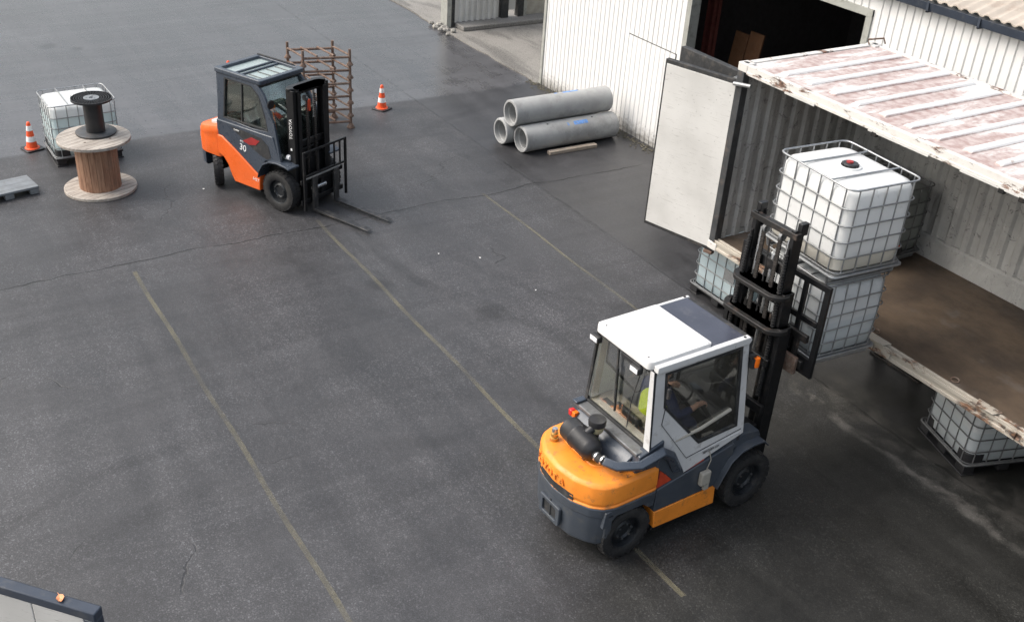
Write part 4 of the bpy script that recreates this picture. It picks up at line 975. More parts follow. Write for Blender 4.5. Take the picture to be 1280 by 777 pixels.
q = MB(); q.lathe([(.001, 0), (.05, 0), (.05, .03), (.035, .035), (.035, .05), (.042, .055), (.042, .085), (.001, .09)], (-.36, -2.12, 1.105), 'z', 20); gc = q.build("filler_cap", M['gold'], nf)
q = MB(); q.lathe([(.001, .09), (.03, .09), (.034, .12), (.03, .145), (.001, .15)], (-.36, -2.12, 1.105), 'z', 20); q.build("cap_top", M['steel'], gc)
# cab
cb = MB(); cb.box(-.50, .50, -1.36, -.15, .84, .88); cb.build("cab_floor", M['seat'], nf)
OUT = [(-1.585, 1.42), (-1.06, .86), (-.17, 1.085), (-.27, 2.30), (-1.55, 2.30)]
INN = [(-1.42, 1.82), (-.86, 1.185), (-.285, 1.215), (-.355, 2.235), (-1.44, 2.235)]
def cabside(s):
    q = MB(); q.ring(OUT, INN, 'x', -.035, 0); shear_x(q, .86, 2.30, .575, .468, s); d = q.build("door_frame", M['wcab2'], nf, .006)
    q = MB(); q.ring(INN, inset(INN, .028), 'x', -.03, .004); shear_x(q, .86, 2.30, .575, .468, s); q.build("window_seal", M['gasket'], d)
    q = MB(); ii = inset(INN, .02); q.prism(ii, 'x', -.02, -.015); shear_x(q, .86, 2.30, .575, .468, s); q.build("side_window", M['g_dark'], d, smooth=False)
    # door outline groove and hinge
    q = MB(); L_ = [(-1.40, 1.80), (-1.43, 1.62), (-1.02, 1.06), (-.22, 1.16)]
    for a, b in zip(L_, L_[1:]): q.bar((.003, a[0], a[1]), (.003, b[0], b[1]), .004, .010, (1, 0, 0))
    shear_x(q, .86, 2.30, .575, .468, s); q.build("door_gap", M['gasket'], d, smooth=False)
    q = MB(); q.bar((.004, -.99, 1.055), (.004, -.22, 1.125), .006, .012, (1, 0, 0)); shear_x(q, .86, 2.30, .575, .468, s); q.build("trim_strip", M['wcab'], d)
    return d
dR = cabside(1); dL = cabside(-1)
text("door_lettering", "SEROSER-UM", .042, M['letb'], dR, frame_M((.5705, -.66, 1.045), (0, 1, .075), (-.06, -.075, 1)), .001)
q = MB(); q.box(.548, .582, -1.46, -1.425, 1.98, 2.10); q.build("hinge", M['darkmetal'], dR, .005)
# rear window wall, leaning panels
def RW(x, z): return (x, -1.575 + (z - 1.34)*.02, z)
q = MB(); outr = [(-.55, 1.34), (.555, 1.34), (.468, 2.295), (-.468, 2.295)]; innr = [(-.505, 1.37), (.47, 1.37), (.425, 2.25), (-.445, 2.25)]
q.ring(outr, rpoly(innr, .05, 3)[::4] if False else innr, 'y', -1.595, -1.555); q.build("rear_frame", M['gasket'], nf, .006)
q = MB(); q.prism(innr, 'y', -1.58, -1.574); q.build("rear_window", M['g_clear'], nf, smooth=False)
q = MB(); q.prism([(.475, 1.36), (.572, 1.36), (.474, 2.29), (.415, 2.29)], 'y', -1.60, -1.596); q.build("rear_pillar", M['wcab2'], nf, .002)
# beige ledge inside the rear window, with slots
q = MB(); q.box(-.50, .49, -1.55, -1.25, 1.355, 1.385); q.prism([(-1.25, 1.385), (-1.25, .90), (-1.22, .90), (-1.20, 1.37)], 'x', -.49, .48); lg_ = q.build("rear_ledge", M['tan'], nf, .008)
for x0, x1 in ((-.40, -.22), (-.10, .14), (.16, .38)): q = MB(); q.box(x0, x1, -1.47, -1.40, 1.386, 1.389); q.build("vent_slot", M['gasket'], lg_, smooth=False)
q = MB(); q.bar((-.505, -1.50, 1.37), (-.455, -1.48, 2.27), .04, .09, (0, 1, 0)); q.build("inner_pillar", M['tan'], nf, .006)
# front frame
q = MB(); q.ring([(-.56, 1.0), (.56, 1.0), (.462, 2.295), (-.462, 2.295)], [(-.50, 1.06), (.50, 1.06), (.435, 2.24), (-.435, 2.24)], 'y', -.25, -.21); q.build("front_frame", M['gasket'], nf, .006)
q = MB(); q.prism([(-.50, 1.06), (.50, 1.06), (.435, 2.24), (-.435, 2.24)], 'y', -.235, -.23); q.build("windscreen", M['g_dark'], nf, smooth=False)
# roof
rp = [(-.50, -1.60), (.50, -1.60), (.50, -.78), (-.50, -.78)]
q = MB(); loft(q, [[(x*(1-e), y*(1 - e*.3) - (0 if y > -1 else 0), z) for x, y in rpoly([(-.43, -1.635), (.41, -1.635), (.44, -1.58), (.44, -.80), (-.465, -.80), (-.465, -1.58)], .03, 3)] for z, e in ((2.30, 0), (2.375, 0), (2.39, .012))]); rfp = q.build("cab_roof", M['wcab'], nf, .004)
q = MB(); q.prism([(-1.58, 2.285), (-1.58, 2.36), (-.30, 2.35), (-.27, 2.31), (-.30, 2.265)], 'x', .441, .508); q.build("roof_rail", M['wcab'], nf, .008)
q = MB(); q.prism([(-1.56, 2.285), (-1.56, 2.355), (-.30, 2.35), (-.27, 2.31), (-.30, 2.265)], 'x', -.505, -.466); q.build("roof_rail", M['wcab'], nf, .008)
q = MB(); q.box(-.465, .440, -.34, -.29, 2.27, 2.335); q.build("roof_front_bar", M['gasket'], nf, .006)
q = MB(); q.box(-.464, .439, -.798, -.342, 2.335, 2.345); q.build("roof_window", M['g_roof'], nf, smooth=False)
for x in (-.486, .475):
    for y in (-.36,): q = MB(); q.lathe([(.001, 0), (.016, 0), (.014, .008), (.001, .008)], (x, y, 2.351), 'z', 12); q.build("bolt", M['darkmetal'], nf)
for x in (-.36, .33): q = MB(); q.lathe([(.001, 0), (.012, 0), (.01, .005), (.001, .005)], (x, -1.57, 2.388), 'z', 10); q.build("bolt", M['darkmetal'], nf)
q = MB(); q.box(-.44, .42, -.85, -.82, 2.39, 2.396); q.build("roof_seam", M['wcab2'], rfp)
for x in (-.40, .27):
    q = MB(); q.box(x - .07, x + .07, -1.69, -1.62, 2.20, 2.28); l_ = q.build("work_lamp", M['blkp'], nf, .014)
    q = MB(); q.box(x - .058, x + .058, -1.70, -1.69, 2.215, 2.268); q.build("lens", M['lens'], l_, .006)
q = MB(); q.box(.0, .30, -1.64, -1.60, 2.235, 2.285); q.build("wiper_motor", M['blkp'], nf, .006)
q = MB(); q.bar((-.08, -1.607, 2.26), (-.04, -1.607, 1.66), .018, .02); q.bar((-.05, -1.612, 2.05), (-.02, -1.610, 1.52), .028, .012); q.build("wiper", M['gasket'], nf)
q = MB(); q.tube([(.30, -1.612, 2.22), (.22, -1.614, 1.8), (.20, -1.612, 1.45)], .006, 6); q.build("wiper_cable", M['gasket'], nf)
# inside the cab
q = MB(); q.box(-.25, .25, -1.30, -.80, .98, 1.15); st_ = q.build("seat", M['seat'], nf, .03, 3)
q = MB(); q.hexa([(-.24, -1.38, 1.15), (.24, -1.38, 1.15), (.24, -1.29, 1.15), (-.24, -1.29, 1.15), (-.20, -1.47, 1.48), (.20, -1.47, 1.48), (.20, -1.40, 1.48), (-.20, -1.40, 1.48)]); q.build("seat_back", M['seat'], nf, .03, 3)
q = MB(); q.prism([(-.50, .88), (-.34, .88), (-.25, 1.25), (-.36, 1.30), (-.46, 1.2)], 'x', -.40, .40); q.build("dashboard", M['seat'], nf, .02)
q = MB(); q.tube([(.17*math.cos(a), -.74 + .155*math.sin(a), 1.48 + .07*math.sin(a)) for a in [k*PI/9 for k in range(18)]], .014, 8, closed=True); q.bar((-.15, -.74, 1.48), (.15, -.74, 1.48), .02, .02); q.bar((0, -.74, 1.48), (0, -.46, 1.15), .04, .04); q.build("steering_wheel", M['seat'], nf)
for x in (.26, .31, .36): q = MB(); q.tube([(x, -.45, 1.2), (x, -.66, 1.49)], .008, 6); q.lathe([(.001, -.02), (.02, -.01), (.018, .015), (.001, .02)], (x, -.66, 1.495), 'z', 10); q.build("lever", M['blkp'], nf)
q = MB(); q.tube([(.525, -1.20, 1.33), (.54, -.85, 1.38), (.525, -.42, 1.47)], .020, 8); q.build("grab_bar", M['beige'], dR)
q = MB(); q.box(.36, .50, -.62, -.42, 1.02, 1.10); q.build("document_box", M['beige'], nf, .006)
q = MB(); q.box(.30, .50, -1.2, -.3, .885, .95); q.build("side_console", M['seat'], nf, .02)
# amber indicator and small junction box on the flank
q = MB(); q.box(.51, .55, -.28, -.20, 2.10, 2.13); q.cyl((.53, -.22, 2.08), (.53, -.22, 1.96), .035, 14); q.build("indicator_bracket", M['gasket'], nf); q = MB(); q.lathe([(.001, -.06), (.036, -.055), (.040, 0), (.036, .055), (.001, .06)], (.55, -.19, 2.03), 'z', 18); q.build("indicator", M['orl'], nf)
q = MB(); q.box(.586, .65, -.80, -.66, .62, .80); jb = q.build("flank_box", M['beige'], nf, .018, 3)
q = MB(); q.prism([(-.73, .54), (-.66, .54), (-.66, .63), (-.70, .60), (-.73, .63)], 'x', .60, .64); q.build("catch", M['beige'], jb, .005)
q = MB(); q.tube([(.60, -.70, .80), (.60, -.66, .92), (.575, -.68, 1.03)], .006, 6); q.build("wire", M['beige'], jb)
# mast: three telescoping stages
def channel(x, y0, y1, z0, z1, s, t_=.018, wd_=.055):
    m_ = MB(); m_.box(x - wd_/2, x + wd_/2, y0, y0 + t_, z0, z1); m_.box(x - wd_/2, x + wd_/2, y1 - t_, y1, z0, z1); xo = x + s*(wd_/2 - t_)
    m_.box(min(xo, xo + s*t_), max(xo, xo + s*t_), y0 + t_, y1 - t_, z0, z1); return m_
def stage(name, half, y0, y1, z0, z1, mat, beams):
    r = channel(-half, y0, y1, z0, z1, -1); r2 = channel(half, y0, y1, z0, z1, 1); r.add(r2.v, r2.f); o = r.build(name, mat, nf, .003)
    for (z, h, bulge, yb) in beams:
        q = MB()
        if bulge: 
            P = [(-half - .06, yb + .10), (-half - .05, yb - .02), (-half + .05, yb - bulge), (half - .05, yb - bulge), (half + .05, yb - .02), (half + .06, yb + .10)]
            I = [(x*.90, y + .07) for x, y in P]; q.prism(rpoly(P, .05, 3) + rpoly(I, .04, 3)[::-1], 'z', z, z + h)
        else: q.box(-half - .025, half + .025, yb, yb + .05, z, z + h)
        q.build("cross_beam", M['blk2'] if bulge else mat, o, .006)
    return o
stage("outer_mast", .40, .26, .43, .10, 2.22, M['blk'], ((2.16, .055, .14, .27), (1.1, .12, 0, .21), (.12, .3, 0, .21)))
stage("middle_mast", .335, .28, .435, .9, 2.62, M['blk'], ((2.56, .05, .12, .26), (1.7, .10, 0, .23)))
im = stage("inner_mast", .275, .30, .45, 1.5, 3.36, M['blk'], ((2.78, .12, 0, .34), (1.6, .12, 0, .34)))
q = MB(); q.box(-.34, .34, .29, .37, 3.27, 3.34); q.build("top_beam", M['blk2'], im, .006)
for s in (-1, 1): q = MB(); q.box(s*.30 - .03, s*.30 + .03, .36, .47, 3.30, 3.44); q.build("top_lug", M['blk'], im, .006)
for s in (-1, 1):
    q = MB(); q.cyl((s*.20, .36, 1.5), (s*.20, .36, 3.2), .022, 14); q.build("lift_ram", M['steel'], nf)
    q = MB(); q.cyl((s*.20, .355, .2), (s*.20, .355, 2.3), .038, 14); q.build("lift_cylinder", M['blk2'], nf)
    q = MB(); z = 1.75
    while z < 3.22:
        q.box(s*.12 - .026, s*.12 + .026, .30, .318, z, z + .018); q.box(s*.12 - .018, s*.12 + .018, .296, .322, z + .018, z + .03); z += .030
    q.build("lift_chain", M['chain'], nf, smooth=False)
    q = MB(); q.tube([(s*.31, .27, 1.3), (s*.32, .24, 1.6), (s*.29, .26, 2.1), (s*.27, .28, 3.15)], .014, 8)
    z = 1.3
    while z < 3.1: q.tube([(s*(.30 - .03*max(0, z - 2)/1.1 + .01*math.sin(z)), .250 + .02*max(0, z - 2), z), (s*(.30 - .03*max(0, z - 2)/1.1 + .01*math.sin(z)), .250 + .02*max(0, z - 2), z + .014)], .026, 8); z += .034
    q.build("hydraulic_hose", M['rubber'], nf)
q = MB(); q.cyl((.02, .38, 1.6), (.02, .38, 2.95), .03, 14); q.build("lift_ram", M['steel'], nf)
for x, z0, z1 in ((-.05, 2.0, 3.1), (.07, 1.9, 3.05)): q = MB(); q.tube([(x, .36, z0), (x + .03, .33, (z0+z1)/2), (x, .35, z1)], .009, 6); q.build("hose", M['rubber'], nf)
q = MB(); q.lathe([(.001, -.02), (.05, -.02), (.05, .02), (.001, .02)], (.12, .33, 3.22), 'x', 18); q.lathe([(.001, -.02), (.05, -.02), (.05, .02), (.001, .02)], (-.12, .33, 3.22), 'x', 18); q.build("chain_wheel", M['galvd'], nf)
for s in (-1, 1): q = MB(); q.cyl((s*.36, -.12, .62), (s*.36, .36, .78), .035, 12); q.build("tilt_cylinder", M['blk2'], nf)
# carriage, backrest, forks
q = MB(); q.box(-.56, .56, .55, .60, 1.70, 1.80); q.box(-.56, .56, .55, .60, 2.04, 2.13)
for x in (-.42, -.22, .22, .42): q.box(x - .03, x + .03, .553, .597, 1.80, 2.04)
q.box(-.26, .26, .46, .549, 1.66, 2.1); cg = q.build("carriage", M['blk2'], nf, .006)
q = MB(); q.ring([(-.64, 1.62), (.68, 1.62), (.68, 2.78), (-.64, 2.78)], [(-.57, 1.84), (.61, 1.84), (.61, 2.71), (-.57, 2.71)], 'y', .605, .65)
for x in (-.24, .34): q.box(x - .028, x + .028, .608, .646, 1.83, 2.73)
q.box(-.565, .60, .61, .645, 2.24, 2.31); q.build("load_backrest", M['blk'], nf, .005)
q = MB(); q.box(.22, .52, .50, .549, 1.62, 1.84); q.build("side_shift_plate", M['rust'], cg, .008)
for s in (-1, 1):
    q = MB(); q.prism([(.655, 2.1), (.70, 2.1), (.70, 1.66), (1.75, 1.656), (1.75, 1.642), (.72, 1.618), (.655, 1.618)], 'x', s*.26 - .06, s*.26 + .06); q.build("fork", M['fork'], nf, .004)
# ------------------------------------------------------------ driver
def skin_fig(name, joints, edges, mat, parent, sub_=2):
    me = bpy.data.meshes.new(name); me.from_pydata([j[:3] for j in joints], edges, []); o = bpy.data.objects.new(name, me); COL.objects.link(o); o.parent = parent
    o.modifiers.new("skin", 'SKIN').use_smooth_shade = True
    for i, j in enumerate(joints):
        r = j[3]; r = r if isinstance(r, tuple) else (r, r); me.skin_vertices[0].data[i].radius = r
    me.skin_vertices[0].data[0].use_root = True
    sb = o.modifiers.new("sub", 'SUBSURF'); sb.levels = sub_; sb.render_levels = sub_
    me.materials.append(mat); return o
Z0 = 1.23
pn = thing("person", (-7.13 + .070, 7.71 - 1.0, 0), rad(2), "driver in navy jacket and yellow hi-vis vest sitting in the near forklift's cab", "person")
# local: pelvis at (0,-.12,Z0); hands on steering wheel (left) and lever (right)
J = [(0, -.12, Z0, (.15, .12)), (0, -.10, Z0+.18, (.14, .11)), (0, -.07, Z0+.38, (.16, .115)), (0, -.03, Z0+.50, (.07, .065)), (0, -.01, Z0+.56, (.058, .058)),
     (0, .01, Z0+.63, (.075, .09)), (0, .015, Z0+.70, (.078, .095)), (0, .0, Z0+.77, (.055, .07)),
     (.17, -.06, Z0+.43, .062), (.27, .02, Z0+.20, .048), (.30, .20, Z0+.27, .036), (.30, .27, Z0+.29, (.028, .036)), (.30, .33, Z0+.29, (.018, .04)),
     (-.17, -.06, Z0+.43, .062), (-.26, .04, Z0+.20, .048), (-.17, .20, Z0+.27, .036), (-.14, .26, Z0+.29, (.028, .036)), (-.12, .31, Z0+.30, (.018, .04)),
     (.10, .0, Z0-.04, .09), (.16, .34, Z0-.03, .068), (.16, .42, Z0-.20, .045), (.16, .52, Z0-.22, .04), (-.10, .0, Z0-.04, .09), (-.16, .34, Z0-.03, .068), (-.16, .42, Z0-.20, .045), (-.16, .52, Z0-.22, .04)]
E_ = [(0, 1), (1, 2), (2, 3), (3, 4), (4, 5), (5, 6), (6, 7), (2, 8), (8, 9), (9, 10), (10, 11), (11, 12), (2, 13), (13, 14), (14, 15), (15, 16), (16, 17), (0, 18), (18, 19), (19, 20), (20, 21), (0, 22), (22, 23), (23, 24), (24, 25)]
for (pi_, sgn) in ((12, 1), (17, -1)):
    px_, py_, pz_ = J[pi_][:3]
    for k in range(4):
        ox = (-.027 + .018*k); L_ = (.034, .040, .038, .030)[k]; b = len(J)
        J += [(px_ + ox, py_ + .012, pz_ + .004, .0088), (px_ + ox, py_ + .012 + L_, pz_ - .004, .0086), (px_ + ox, py_ + .012 + L_*1.2, pz_ - .034, .0080), (px_ + ox, py_ + L_*.8, pz_ - .052, .0072)]
        E_ += [(pi_, b), (b, b+1), (b+1, b+2), (b+2, b+3)]
    b = len(J); J += [(px_ - sgn*.036, py_ - .025, pz_ - .008, .0105), (px_ - sgn*.042, py_ + .012, pz_ - .028, .0098), (px_ - sgn*.030, py_ + .035, pz_ - .040, .0085)]
    E_ += [(pi_ - 1, b), (b, b+1), (b+1, b+2)]
body = skin_fig("body", J, E_, M['skin'], pn)
# face
hy = .10
for s in (-1, 1):
    q = MB(); q.lathe([(.001, -.010), (.011, -.004), (.011, .004), (.001, .010)], (s*.030, hy - .002, Z0+.70), 'y', 10); q.build("eye", M['conew'], pn)
    q = MB(); q.lathe([(.001, -.03), (.016, -.02), (.018, .01), (.001, .032)], (s*.078, .01, Z0+.69), 'z', 8); q.build("ear", M['skin'], pn)
q = MB(); q.hexa([(-.012, .095, Z0+.665), (.012, .095, Z0+.665), (.009, .122, Z0+.668), (-.009, .122, Z0+.668), (-.006, .095, Z0+.71), (.006, .095, Z0+.71), (.004, .10, Z0+.71), (-.004, .10, Z0+.71)]); q.build("nose", M['skin'], pn, .004)
q = MB(); q.box(-.022, .022, .085, .102, Z0+.635, Z0+.642); q.build("mouth", M['redp'], pn, .002)
jk = [(j[0], j[1], j[2], tuple(r*1.13 + .006 for r in (j[3] if isinstance(j[3], tuple) else (j[3], j[3])))) for j in J]
def pick(ids, edges, f=1.0):
    mp = {i: k for k, i in enumerate(ids)}; return [(jk[i][0], jk[i][1], jk[i][2], tuple(r*f for r in jk[i][3])) for i in ids], [(mp[a], mp[b]) for a, b in edges]
a, b = pick([0, 1, 2, 3, 8, 9, 10, 13, 14, 15], [(0, 1), (1, 2), (2, 3), (2, 8), (8, 9), (9, 10), (2, 13), (13, 14), (14, 15)]); skin_fig("jacket", a, b, M['blue'], pn)
a, b = pick([0, 18, 19, 20, 22, 23, 24], [(0, 1), (1, 2), (2, 3), (0, 4), (4, 5), (5, 6)]) if False else pick([0, 18, 19, 20, 22, 23, 24], [(0, 18), (18, 19), (19, 20), (0, 22), (22, 23), (23, 24)]); skin_fig("trousers", a, b, M['blue'], pn)
vj = [(0, -.12, Z0+.02, (.19, .15)), (0, -.10, Z0+.18, (.18, .15)), (0, -.07, Z0+.36, (.20, .155)), (.13, -.05, Z0+.44, .078), (-.13, -.05, Z0+.44, .078), (0, -.05, Z0+.45, (.10, .10))]
skin_fig("hi_vis_vest", vj, [(0, 1), (1, 2), (2, 5), (2, 3), (2, 4)], M['hivis'], pn)
hr = [(0, -.015, Z0+.70, (.086, .098)), (0, -.005, Z0+.745, (.086, .10)), (0, -.005, Z0+.79, (.058, .07))]
skin_fig("hair", hr, [(0, 1), (1, 2)], M['hair'], pn)

# ============================================================ FAR FORKLIFT (dark blue-grey, bright orange flanks)
tf = thing("forklift", (-16.44, 6.28, 0), rad(-66), "far parked forklift with bright orange flank, dark blue-grey cab and lowered forks", "forklift", "forklifts in the yard")
for s in (-1, 1):
    wheel(tf, s*.50, 0, .365, .365, .22, 0, s); wheel(tf, s*.47, -1.62, .31, .31, .17, -40, s)
q = MB(); q.box(-.38, .38, -1.30, .24, .20, .9); q.box(-.34, .34, -1.85, -1.30, .36, .8); q.cyl((-.38, -1.62, .31), (.38, -1.62, .31), .06, 10); q.cyl((-.40, 0, .365), (.40, 0, .365), .11, 12); q.build("chassis", M['blk'], tf, .01)
def tplan(e=0, cut=-1.40, half=.575):
    return rpoly([(half - e, cut), (half - e, -1.80), (half - .05 - e, -1.97), (half - .22, -2.07 + e), (-half + .22, -2.07 + e), (-half + .05 + e, -1.97), (-half + e, -1.80), (-half + e, cut)], .08, 4)
q = MB(); loft(q, [[(x, y, z + (y + 2.05)*.20 - .01 if z > .9 else z) for x, y in tplan(e)] for z, e in ((.60, 0), (.90, -.012), (.925, -.004), (.94, -.008), (1.0, 0), (1.045, .02), (1.065, .07))]); tcw = q.build("counterweight", M['toy'], tf, ang=35)
q = MB(); loft(q, [[(x, y, z) for x, y in tplan(e, -1.84)] for z, e in ((.34, .05), (.37, .01), (.598, .005))]); q.build("lower_counterweight", M['navy'], tf, .008)
q = MB(); loft(q, [[(x, y, z + (y + 1.9)*.20) for x, y in rpoly([(-.45, -1.40), (.45, -1.40), (.42, -1.80), (-.42, -1.80)], .08, 4)] for z in (1.03, 1.12, 1.13)]); q.build("engine_cover", M['wcab2'], tf, .02)
for s in (-1, 1):
    xs_ = lambda a, b: sorted((s*a, s*b))
    q = MB(); q.prism([(-1.46, .70), (-1.46, 1.30), (-.10, 1.32), (.07, .88), (-.30, .84), (-.42, .62), (-.46, .30), (-1.08, .30), (-1.22, .54)], 'x', *xs_(.38, .568)); q.build("side_panel", M['navy'], tf, .014)
    q = MB(); q.prism([(-1.44, 1.02), (-1.34, 1.025), (-1.02, .86), (-.52, .565), (-.43, .52), (-.45, .245), (-1.07, .24), (-1.14, .34), (-1.22, .53), (-1.32, .64), (-1.44, .68)], 'x', *xs_(.45, .592)); fl_ = q.build("flank_panel", M['toy'], tf, .014)
    q = MB(); q.prism([(-1.12, .235), (-.44, .24), (-.46, .20), (-1.05, .19)], 'x', *xs_(.40, .57)); q.build("step", M['blk'], tf, .006)
    pr = [(-.44, .50), (-.40, .62), (-.30, .78), (-.15, .86), (.02, .885), (.22, .875), (.32, .85)]
    q = MB(); q.prism(pr + [(y, z + .03) for y, z in reversed(pr)], 'x', *xs_(.38, .64)); q.build("mudguard", M['navy'], tf, .008)
    # cab side frame and door
    O = [(-1.46, 1.22), (-1.40, 2.17), (-.50, 2.17), (-.30, 1.98), (-.10, 1.55), (.085, .87), (-.25, 1.20)]
    I = [(-1.30, 1.36), (-1.24, 2.08), (-.60, 2.08), (-.43, 1.96), (-.30, 1.68), (-.22, 1.38), (-.60, 1.34)]
    def sx(mb): mb.v = [(s*(x + .562 - max(0, z - .9)*.045), y, z) for x, y, z in mb.v]; return mb
    q = MB(); q.ring(O, I, 'x', -.05, 0); fr_ = sx(q).build("cab_frame", M['navy'], tf, .010)
    I2 = [(-1.30, 1.36), (-1.24, 2.08), (-.60, 2.08), (-.43, 1.96), (-.30, 1.68), (-.22, 1.38)]
    q = MB(); q.ring(I2, inset(I2, .022), 'x', -.045, .004); q.bar((-.02, -.86, 1.35), (-.02, -.84, 2.08), .02, .022, (1, 0, 0)); sx(q).build("window_seal", M['gasket'], fr_)
    q = MB(); q.prism(inset(I2, .012), 'x', -.03, -.025); sx(q).build("side_window", M['g_green'], fr_, smooth=False)
    lp = [(-1.12, 1.255), (-.82, 1.255), (-.36, 1.235), (-.20, 1.12), (-.15, .93), (-.24, .88), (-.36, .90), (-.66, 1.02)]
    q = MB(); q.prism(lp, 'x', *xs_(.569, .573)); dl = q.build("door_step_window", M['gasket'], tf, smooth=False)
    q = MB(); q.prism([(-.82, 1.07), (-.60, 1.19), (-.40, 1.17), (-.50, 1.07), (-.66, 1.035)], 'x', *xs_(.574, .577)); q.build("red_reflection", M['dred'], dl, smooth=False)  # red patch painted in as a reflection on the dark lower window
    q = MB(); q.box(*xs_(.570, .586), -1.02, -.88, 1.205, 1.235); q.build("door_handle", M['galv'], tf, .004)
q = MB(); q.ring([(-.56, .90), (.56, .90), (.50, 2.15), (-.50, 2.15)], [(-.51, .96), (.51, .96), (.455, 2.08), (-.455, 2.08)], 'y', -.02, .02)
def wl_(mb): mb.v = [(x, y + .07 - max(0, z - .88)*.18 - max(0, z - 1.55)*.42, z) for x, y, z in mb.v]; return mb
# windscreen in bands so that it can follow the curved pillars
def lean(z): return .06 - (z - .88)*.24 - max(0, z - 1.55)*.45
for x in (-1, 1):
    q = MB(); zz = (.88, 1.2, 1.55, 1.85, 2.12)
    for a, b in zip(zz, zz[1:]): q.bar((x*(.545 - (a-.9)*.045), lean(a), a), (x*(.545 - (b-.9)*.045), lean(b), b), .05, .05, (0, 1, 0))
    q.build("front_pillar", M['navy'], tf, .008)
q = MB(); vs = []; zz = (.90, 1.2, 1.55, 1.85, 2.11)
for z in zz: vs += [(-.52 + (z-.9)*.045, lean(z) + .008, z), (.52 - (z-.9)*.045, lean(z) + .008, z), (.52 - (z-.9)*.045, lean(z) + .003, z), (-.52 + (z-.9)*.045, lean(z) + .003, z)]
fs = []
for i in range(4):
    fs += [(4*i, 4*i+1, 4*i+5, 4*i+4), (4*i+3, 4*i+7, 4*i+6, 4*i+2), (4*i+1, 4*i+2, 4*i+6, 4*i+5), (4*i, 4*i+4, 4*i+7, 4*i+3)]
fs += [(0, 3, 2, 1), (16, 17, 18, 19)]
q.add(vs, fs); q.build("windscreen", M['g_green'], tf)
q = MB(); q.box(-.50, .50, lean(2.08) - .02, lean(2.08) + .05, 2.09, 2.15); q.build("windscreen_header", M['gasket'], tf, .01)
q = MB(); q.ring([(-.54, .98), (.54, .98), (.50, 2.14), (-.50, 2.14)], [(-.46, 1.20), (.46, 1.20), (.44, 2.06), (-.44, 2.06)], 'y', -1.45, -1.40); q.build("rear_frame", M['navy'], tf, .01)
q = MB(); q.prism([(-.46, 1.20), (.46, 1.20), (.44, 2.06), (-.44, 2.06)], 'y', -1.43, -1.425); q.build("rear_window", M['g_green'], tf, smooth=False)
q = MB(); q.ring(rpoly([(-.53, -1.48), (.53, -1.48), (.52, -.36), (-.52, -.36)], .05, 3), rpoly([(-.44, -1.38), (.44, -1.38), (.44, -.46), (-.44, -.46)], .04, 3), 'z', 2.14, 2.215); rr_ = q.build("cab_roof", M['navy'], tf, .014, 3)
q = MB(); q.box(-.44, .44, -1.38, -.46, 2.15, 2.165); q.build("roof_panel", pm("pale_roof_panel", (.30, .36, .36), .25, 0, .05, 5, (.3, .3, .3), .3), tf)
for x in (-.30, -.10, .10, .30): q = MB(); q.box(x - .006, x + .006, -.86, -.47, 2.166, 2.182); q.build("roof_rib", M['galvd'], tf, .003)
for y in (-1.06, -.92): q = MB(); q.box(-.44, .44, y - .022, y + .022, 2.1655, 2.195); q.build("roof_bar", M['navy'], tf, .008)
q = MB(); q.prism([(-1.46, 2.216), (-1.46, 2.235), (-.6, 2.235), (-.55, 2.216)], 'x', -.50, -.47); q.build("roof_strip", M['gasket'], rr_, .004)
# inside
q = MB(); q.box(-.48, .48, -1.38, -.05, .9, .93); q.build("cab_floor", M['seat'], tf)
q = MB(); q.box(-.25, .25, -.92, -.46, 1.0, 1.14); q.build("seat", M['seat'], tf, .035, 3)
q = MB(); q.hexa([(-.23, -1.02, 1.12), (.23, -1.02, 1.12), (.23, -.90, 1.12), (-.23, -.90, 1.12), (-.20, -1.10, 1.60), (.20, -1.10, 1.60), (.20, -1.0, 1.60), (-.20, -1.0, 1.60)]); sb_ = q.build("seat_back", M['seat'], tf, .04, 3)
q = MB(); q.box(-.12, .12, -1.11, -1.01, 1.64, 1.84); q.build("headrest", M['seat'], tf, .03, 3)
jk_ = MB(); jk_.hexa([(-.26, -1.04, 1.18), (.26, -1.04, 1.18), (.26, -.87, 1.18), (-.26, -.87, 1.18), (-.23, -1.13, 1.63), (.23, -1.13, 1.63), (.22, -.97, 1.63), (-.22, -.97, 1.63)])
jo = jk_.build("work_jacket", M['jacket'], bevel=.03, seg=3); jo.location = tf.location; jo.rotation_euler = tf.rotation_euler; tag(jo, "grey work jacket with pale reflective bands hung over the parked forklift's seat", "jacket")
for x in (-.12, .13): q = MB(); q.hexa([(x-.025, -.868, 1.20), (x+.025, -.868, 1.20), (x+.025, -.863, 1.20), (x-.025, -.863, 1.20), (x-.025, -.966, 1.60), (x+.025, -.966, 1.60), (x+.025, -.961, 1.60), (x-.025, -.961, 1.60)]); q.build("reflective_band", M['refl'], jo)
q = MB(); q.prism([(-1.02, 1.36), (-.90, 1.22), (-.88, 1.28), (-1.02, 1.43)], 'x', .262, .268); q.build("reflective_band", M['refl'], jo)
q = MB(); q.prism([(-.28, .93), (-.05, .93), (-.10, 1.28), (-.30, 1.32)], 'x', -.45, .45); q.build("dashboard", M['seat'], tf, .02)
q = MB(); q.tube([(.16*math.cos(a), -.52 + .14*math.sin(a), 1.48 + .08*math.sin(a)) for a in [k*PI/9 for k in range(18)]], .014, 8, closed=True); q.bar((-.15, -.52, 1.48), (.15, -.52, 1.48), .02, .02); q.bar((0, -.52, 1.48), (0, -.30, 1.2), .04, .04); q.build("steering_wheel", M['seat'], tf)
q = MB(); q.lathe([(.001, -.05), (.045, -.045), (.05, 0), (.04, .045), (.001, .055)], (.27, -.36, 1.70), 'z', 16); q.cyl((.27, -.36, 1.64), (.27, -.30, 1.3), .012, 8); q.build("indicator", M['orl'], tf)
